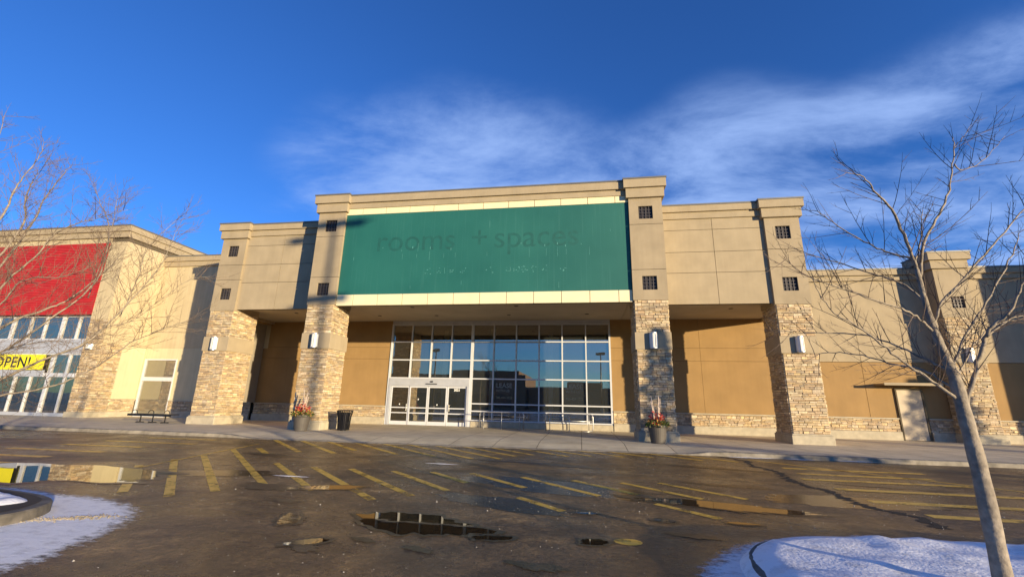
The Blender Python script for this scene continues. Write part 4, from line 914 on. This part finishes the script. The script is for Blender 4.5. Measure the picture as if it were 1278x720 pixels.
RT = [
 ([(4.04, 5.7, 3.21), (3.92, 5.62, 3.75), (3.78, 5.54, 4.01), (3.61, 5.46, 4.17), (3.48, 5.38, 4.33), (3.23, 5.3, 4.38)], .030, .006),
 ([(4.05, 5.69, 2.95), (4.06, 5.7, 3.09), (4.23, 5.78, 3.59), (4.59, 5.86, 4.1), (4.82, 5.94, 4.46), (5.03, 6.02, 5.01), (5.12, 6.1, 5.26)], .034, .006),
 ([(4.97, 6.0, 4.78), (5.12, 6.1, 4.74), (5.46, 6.2, 4.9), (5.92, 6.3, 5.33)], .014, .004),
 ([(5.06, 6.05, 5.05), (5.16, 6.02, 5.18), (5.29, 6.0, 5.35)], .009, .004),
 ([(4.04, 5.7, 3.31), (4.4, 6.0, 3.83), (4.7, 6.3, 4.27)], .016, .005),
 ([(4.01, 5.7, 3.38), (3.91, 5.82, 3.49), (3.73, 5.94, 3.67), (3.51, 6.06, 3.95), (3.31, 6.18, 4.25), (3.18, 6.3, 4.35)], .020, .005),
 ([(4.05, 5.69, 2.80), (4.04, 5.92, 3.1), (3.8, 6.15, 3.35), (3.32, 6.38, 3.67), (3.14, 6.6, 3.87)], .022, .005),
 ([(4.08, 5.7, 2.46), (3.84, 5.56, 2.63), (3.6, 5.42, 2.71), (3.1, 5.28, 2.85), (2.49, 5.14, 3.08), (2.28, 5.0, 3.25)], .024, .005),
 ([(4.11, 5.65, 2.04), (3.97, 5.82, 2.21), (3.81, 5.99, 2.38), (3.58, 6.16, 2.52), (3.05, 6.33, 2.58), (2.64, 6.5, 2.64)], .024, .005),
 ([(4.12, 5.65, 1.72), (3.78, 5.52, 1.95), (3.48, 5.39, 2.12), (3.13, 5.26, 2.39), (2.71, 5.13, 2.66), (2.51, 5.0, 2.99)], .028, .006),
 ([(4.12, 5.65, 1.85), (3.96, 5.84, 2.06), (3.79, 6.03, 2.14), (3.52, 6.22, 2.28), (3.25, 6.41, 2.32), (3.18, 6.6, 2.28)], .019, .005),
 ([(4.09, 5.7, 2.45), (4.19, 5.7, 2.79), (4.63, 5.82, 3.18), (5.12, 5.95, 3.62), (5.68, 6.08, 4.14), (6.06, 6.2, 4.47)], .026, .008),
 ([(4.13, 5.7, 2.02), (4.62, 5.92, 2.56), (5.17, 6.15, 3.11), (5.71, 6.38, 3.68), (6.03, 6.6, 4.01)], .026, .006),
 ([(4.15, 5.65, 1.58), (4.35, 5.58, 2.13), (4.49, 5.51, 2.49), (4.66, 5.44, 2.66), (4.82, 5.37, 3.0), (4.96, 5.3, 3.16)], .040, .012),
 ([(4.44, 5.5, 2.40), (4.86, 5.68, 2.63), (5.38, 5.9, 2.75)], .016, .006),
 ([(4.14, 5.65, 1.9), (4.6, 5.9, 2.37), (5.11, 6.15, 2.65), (5.73, 6.4, 2.79)], .016, .005)]
Q = .84
def near(p): return (p[0]*Q, p[1]*Q, 1.6+(p[2]-1.6)*Q)
RT = [([near(p) for p in a_], b_*.54, c_*.5) for a_, b_, c_ in RT]
bare_tree('tree', (3.47, 4.72, .2), 'bare young tree with a pale trunk rising from the snow at the right', ([(3.47, 4.72, .0)]+[near(p) for p in ((4.16, 5.63, .9), (4.15, 5.64, 1.54), (4.14, 5.65, 1.99), (4.12, 5.67, 2.15), (4.08, 5.68, 2.43), (4.05, 5.69, 2.76), (4.04, 5.7, 3.25))], .068, .020), RT, .1, 5, dens=1.2, twig=.66, step=.10, tlen=1.0)
tr0 = (-10.6, 5.0)
def lk(z, *pts): return [(tr0[0], tr0[1], z)]+list(pts)
LT = [
 (lk(1.2, (-9.17, 5.2, 1.78), (-8.91, 5.4, 2.53), (-8.44, 5.6, 2.87), (-8.29, 5.8, 3.12), (-8.04, 6.0, 3.63), (-8.09, 6.2, 3.99)), .055, .006),
 (lk(1.0, (-9.02, 5.2, 1.44), (-8.46, 5.31, 1.75), (-8.02, 5.43, 2.04), (-7.51, 5.54, 2.29), (-7.35, 5.66, 2.57), (-7.06, 5.77, 3.1), (-6.84, 5.89, 3.67), (-6.79, 6.0, 4.36)), .055, .006),
 (lk(.95, (-9.12, 5.2, 1.33), (-8.29, 5.26, 1.53), (-7.6, 5.31, 1.65), (-7.24, 5.37, 1.79), (-6.81, 5.43, 2.09), (-6.52, 5.49, 2.35), (-6.11, 5.54, 2.54), (-5.79, 5.6, 2.67)), .040, .005),
 (lk(1.3, (-9.22, 5.2, 1.9), (-9.09, 5.6, 2.2), (-8.82, 6.0, 2.42), (-8.7, 6.4, 2.41)), .04, .006),
 (lk(2.4, (-9.78, 5.2, 3.54), (-9.5, 5.32, 4.36), (-9.62, 5.44, 4.93), (-9.72, 5.56, 5.29), (-9.75, 5.68, 5.72), (-9.91, 5.8, 6.14)), .045, .006),
 (lk(1.9, (-9.65, 5.2, 2.88), (-9.23, 5.45, 4.21), (-9.76, 5.7, 4.85), (-10.14, 5.95, 5.45), (-10.37, 6.2, 6.04)), .045, .006),
 (lk(1.8, (-9.54, 5.2, 2.62), (-9.33, 5.6, 4.23), (-9.83, 6.0, 5.05), (-10.22, 6.4, 5.79), (-10.7, 6.8, 6.33)), .045, .006),
 (lk(1.3, (-9.22, 5.2, 1.9), (-8.81, 5.43, 2.16), (-8.44, 5.67, 2.7), (-8.04, 5.9, 3.43), (-8.38, 6.13, 4.45), (-9.08, 6.37, 5.13), (-9.71, 6.6, 5.74)), .045, .005),
 ([(-8.25, 6.0, 3.15), (-8.48, 6.25, 4.45), (-8.91, 6.5, 5.38)], .018, .005),
 (lk(3.4, (-10.45, 5.2, 4.69), (-10.24, 5.35, 5.68), (-10.54, 5.5, 6.64)), .04, .006),
 (lk(1.7, (-9.43, 5.2, 2.38), (-8.79, 5.24, 3.26), (-8.46, 5.28, 3.66), (-8.27, 5.32, 4.07), (-7.78, 5.36, 4.27), (-7.12, 5.4, 4.44)), .04, .005),
 ([(-7.39, 5.9, 2.8), (-7.45, 6.08, 3.53), (-7.6, 6.25, 4.11), (-7.35, 6.43, 4.72), (-7.31, 6.6, 4.91)], .016, .004),
 ([(-7.6, 5.6, 2.3), (-7.8, 6.0, 2.62), (-7.5, 6.2, 2.79), (-7.27, 6.4, 3.19), (-7.0, 6.6, 3.6), (-6.77, 6.8, 3.73)], .016, .004),
 (lk(1.4, (-9.33, 5.2, 2.13), (-8.55, 5.1, 2.84), (-8.09, 5.0, 3.18), (-7.25, 4.9, 3.19), (-6.62, 4.8, 3.32)), .035, .005)]
LT = [(a_, b_*.46, c_*.55) for a_, b_, c_ in LT]
bare_tree('tree', (tr0[0], tr0[1], .14), 'spreading bare tree reaching in from the left over the red store', ([(tr0[0], tr0[1], 0), (tr0[0]+.03, tr0[1], 1.2), (tr0[0]-.02, tr0[1]+.02, 2.6), (tr0[0]+.05, tr0[1]+.05, 3.9)], .14, .05), LT, .1, 9, dens=2.0, tlen=1.3, twig=.66)
# trees in the car park behind the camera: their shade dapples the right column and the door wall
def random_tree(x, y, h, label, seed):
    rg = random.Random(seed); limbs = []
    for k_ in range(34):
        z = h*rg.uniform(.10, .75); a = rg.uniform(0, 6.28); L_ = h*rg.uniform(.22, .36)*(1.1-z/h*.6)
        d = Vector((math.cos(a), math.sin(a), .55)); p = Vector((x, y, z)); limbs.append(([p, p+d*L_*.4, p+d*L_*.75+Vector((0, 0, .15)), p+d*L_+Vector((0, 0, .5))], .035, .01))
    bare_tree('tree', (x, y, 0), label, ([(x, y, 0), (x+.05, y, h*.4), (x, y+.05, h*.9)], .13, .03), limbs, .1, seed, twig=2.6, dens=1.1, tlen=1.3, step=.2, group='trees in the car park behind the viewpoint')
def conifer(x, y, h, r, label, seed, cnt):
    rg = random.Random(seed); T = thing('spruce_tree', (x, y, 0), label, 'tree', 'spruces in the car park behind the viewpoint')
    b = MB(); b.tube([(x, y, 0), (x+.03, y, h*.5), (x, y, h*.98)], [.11, .07, .02], 9); b.build('trunk', 'bark', T, smooth=True)
    l_ = MB()
    for _ in range(cnt):
        t = rg.random()**1.25; z = h*(.06+.94*t); tier = .72+.28*math.sin(z*9.0); rad = r*(1-t)**.85*tier
        a = rg.uniform(0, 6.28); q = rad*rg.random()**.45; c = Vector((x+q*math.cos(a), y+q*math.sin(a), z-.12*q))
        d = Vector((math.cos(a)+rg.uniform(-.5, .5), math.sin(a)+rg.uniform(-.5, .5), rg.uniform(-.3, .25))).normalized(); n_ = d.orthogonal().normalized(); n_.rotate(Matrix.Rotation(rg.uniform(0, 6.28), 3, d)); L_ = rg.uniform(.10, .24); W_ = L_*.22
        l_.poly([c, c+d*L_*.5+n_*W_, c+d*L_, c+d*L_*.5-n_*W_])
    l_.build('crown', 'needles', T)
M['needles'] = mat('spruce_needles', (.045, .07, .03), .8, var=.4, vscale=4)
conifer(3.4+1.28*12, 19.5-12, 6.9, 1.35, 'dense spruce in the car park off to the right', 51, 5200)
conifer(16.9+1.28*13, 25.7-13, 5.4, 1.3, 'smaller spruce in the car park furthest right', 52, 2600)
conifer(12.4+1.28*14, 24.5-14, 3.9, 1.6, 'low broad spruce added unseen off to the right for its shade', 53, 2200)  # added out of view to shade the stone base at the right
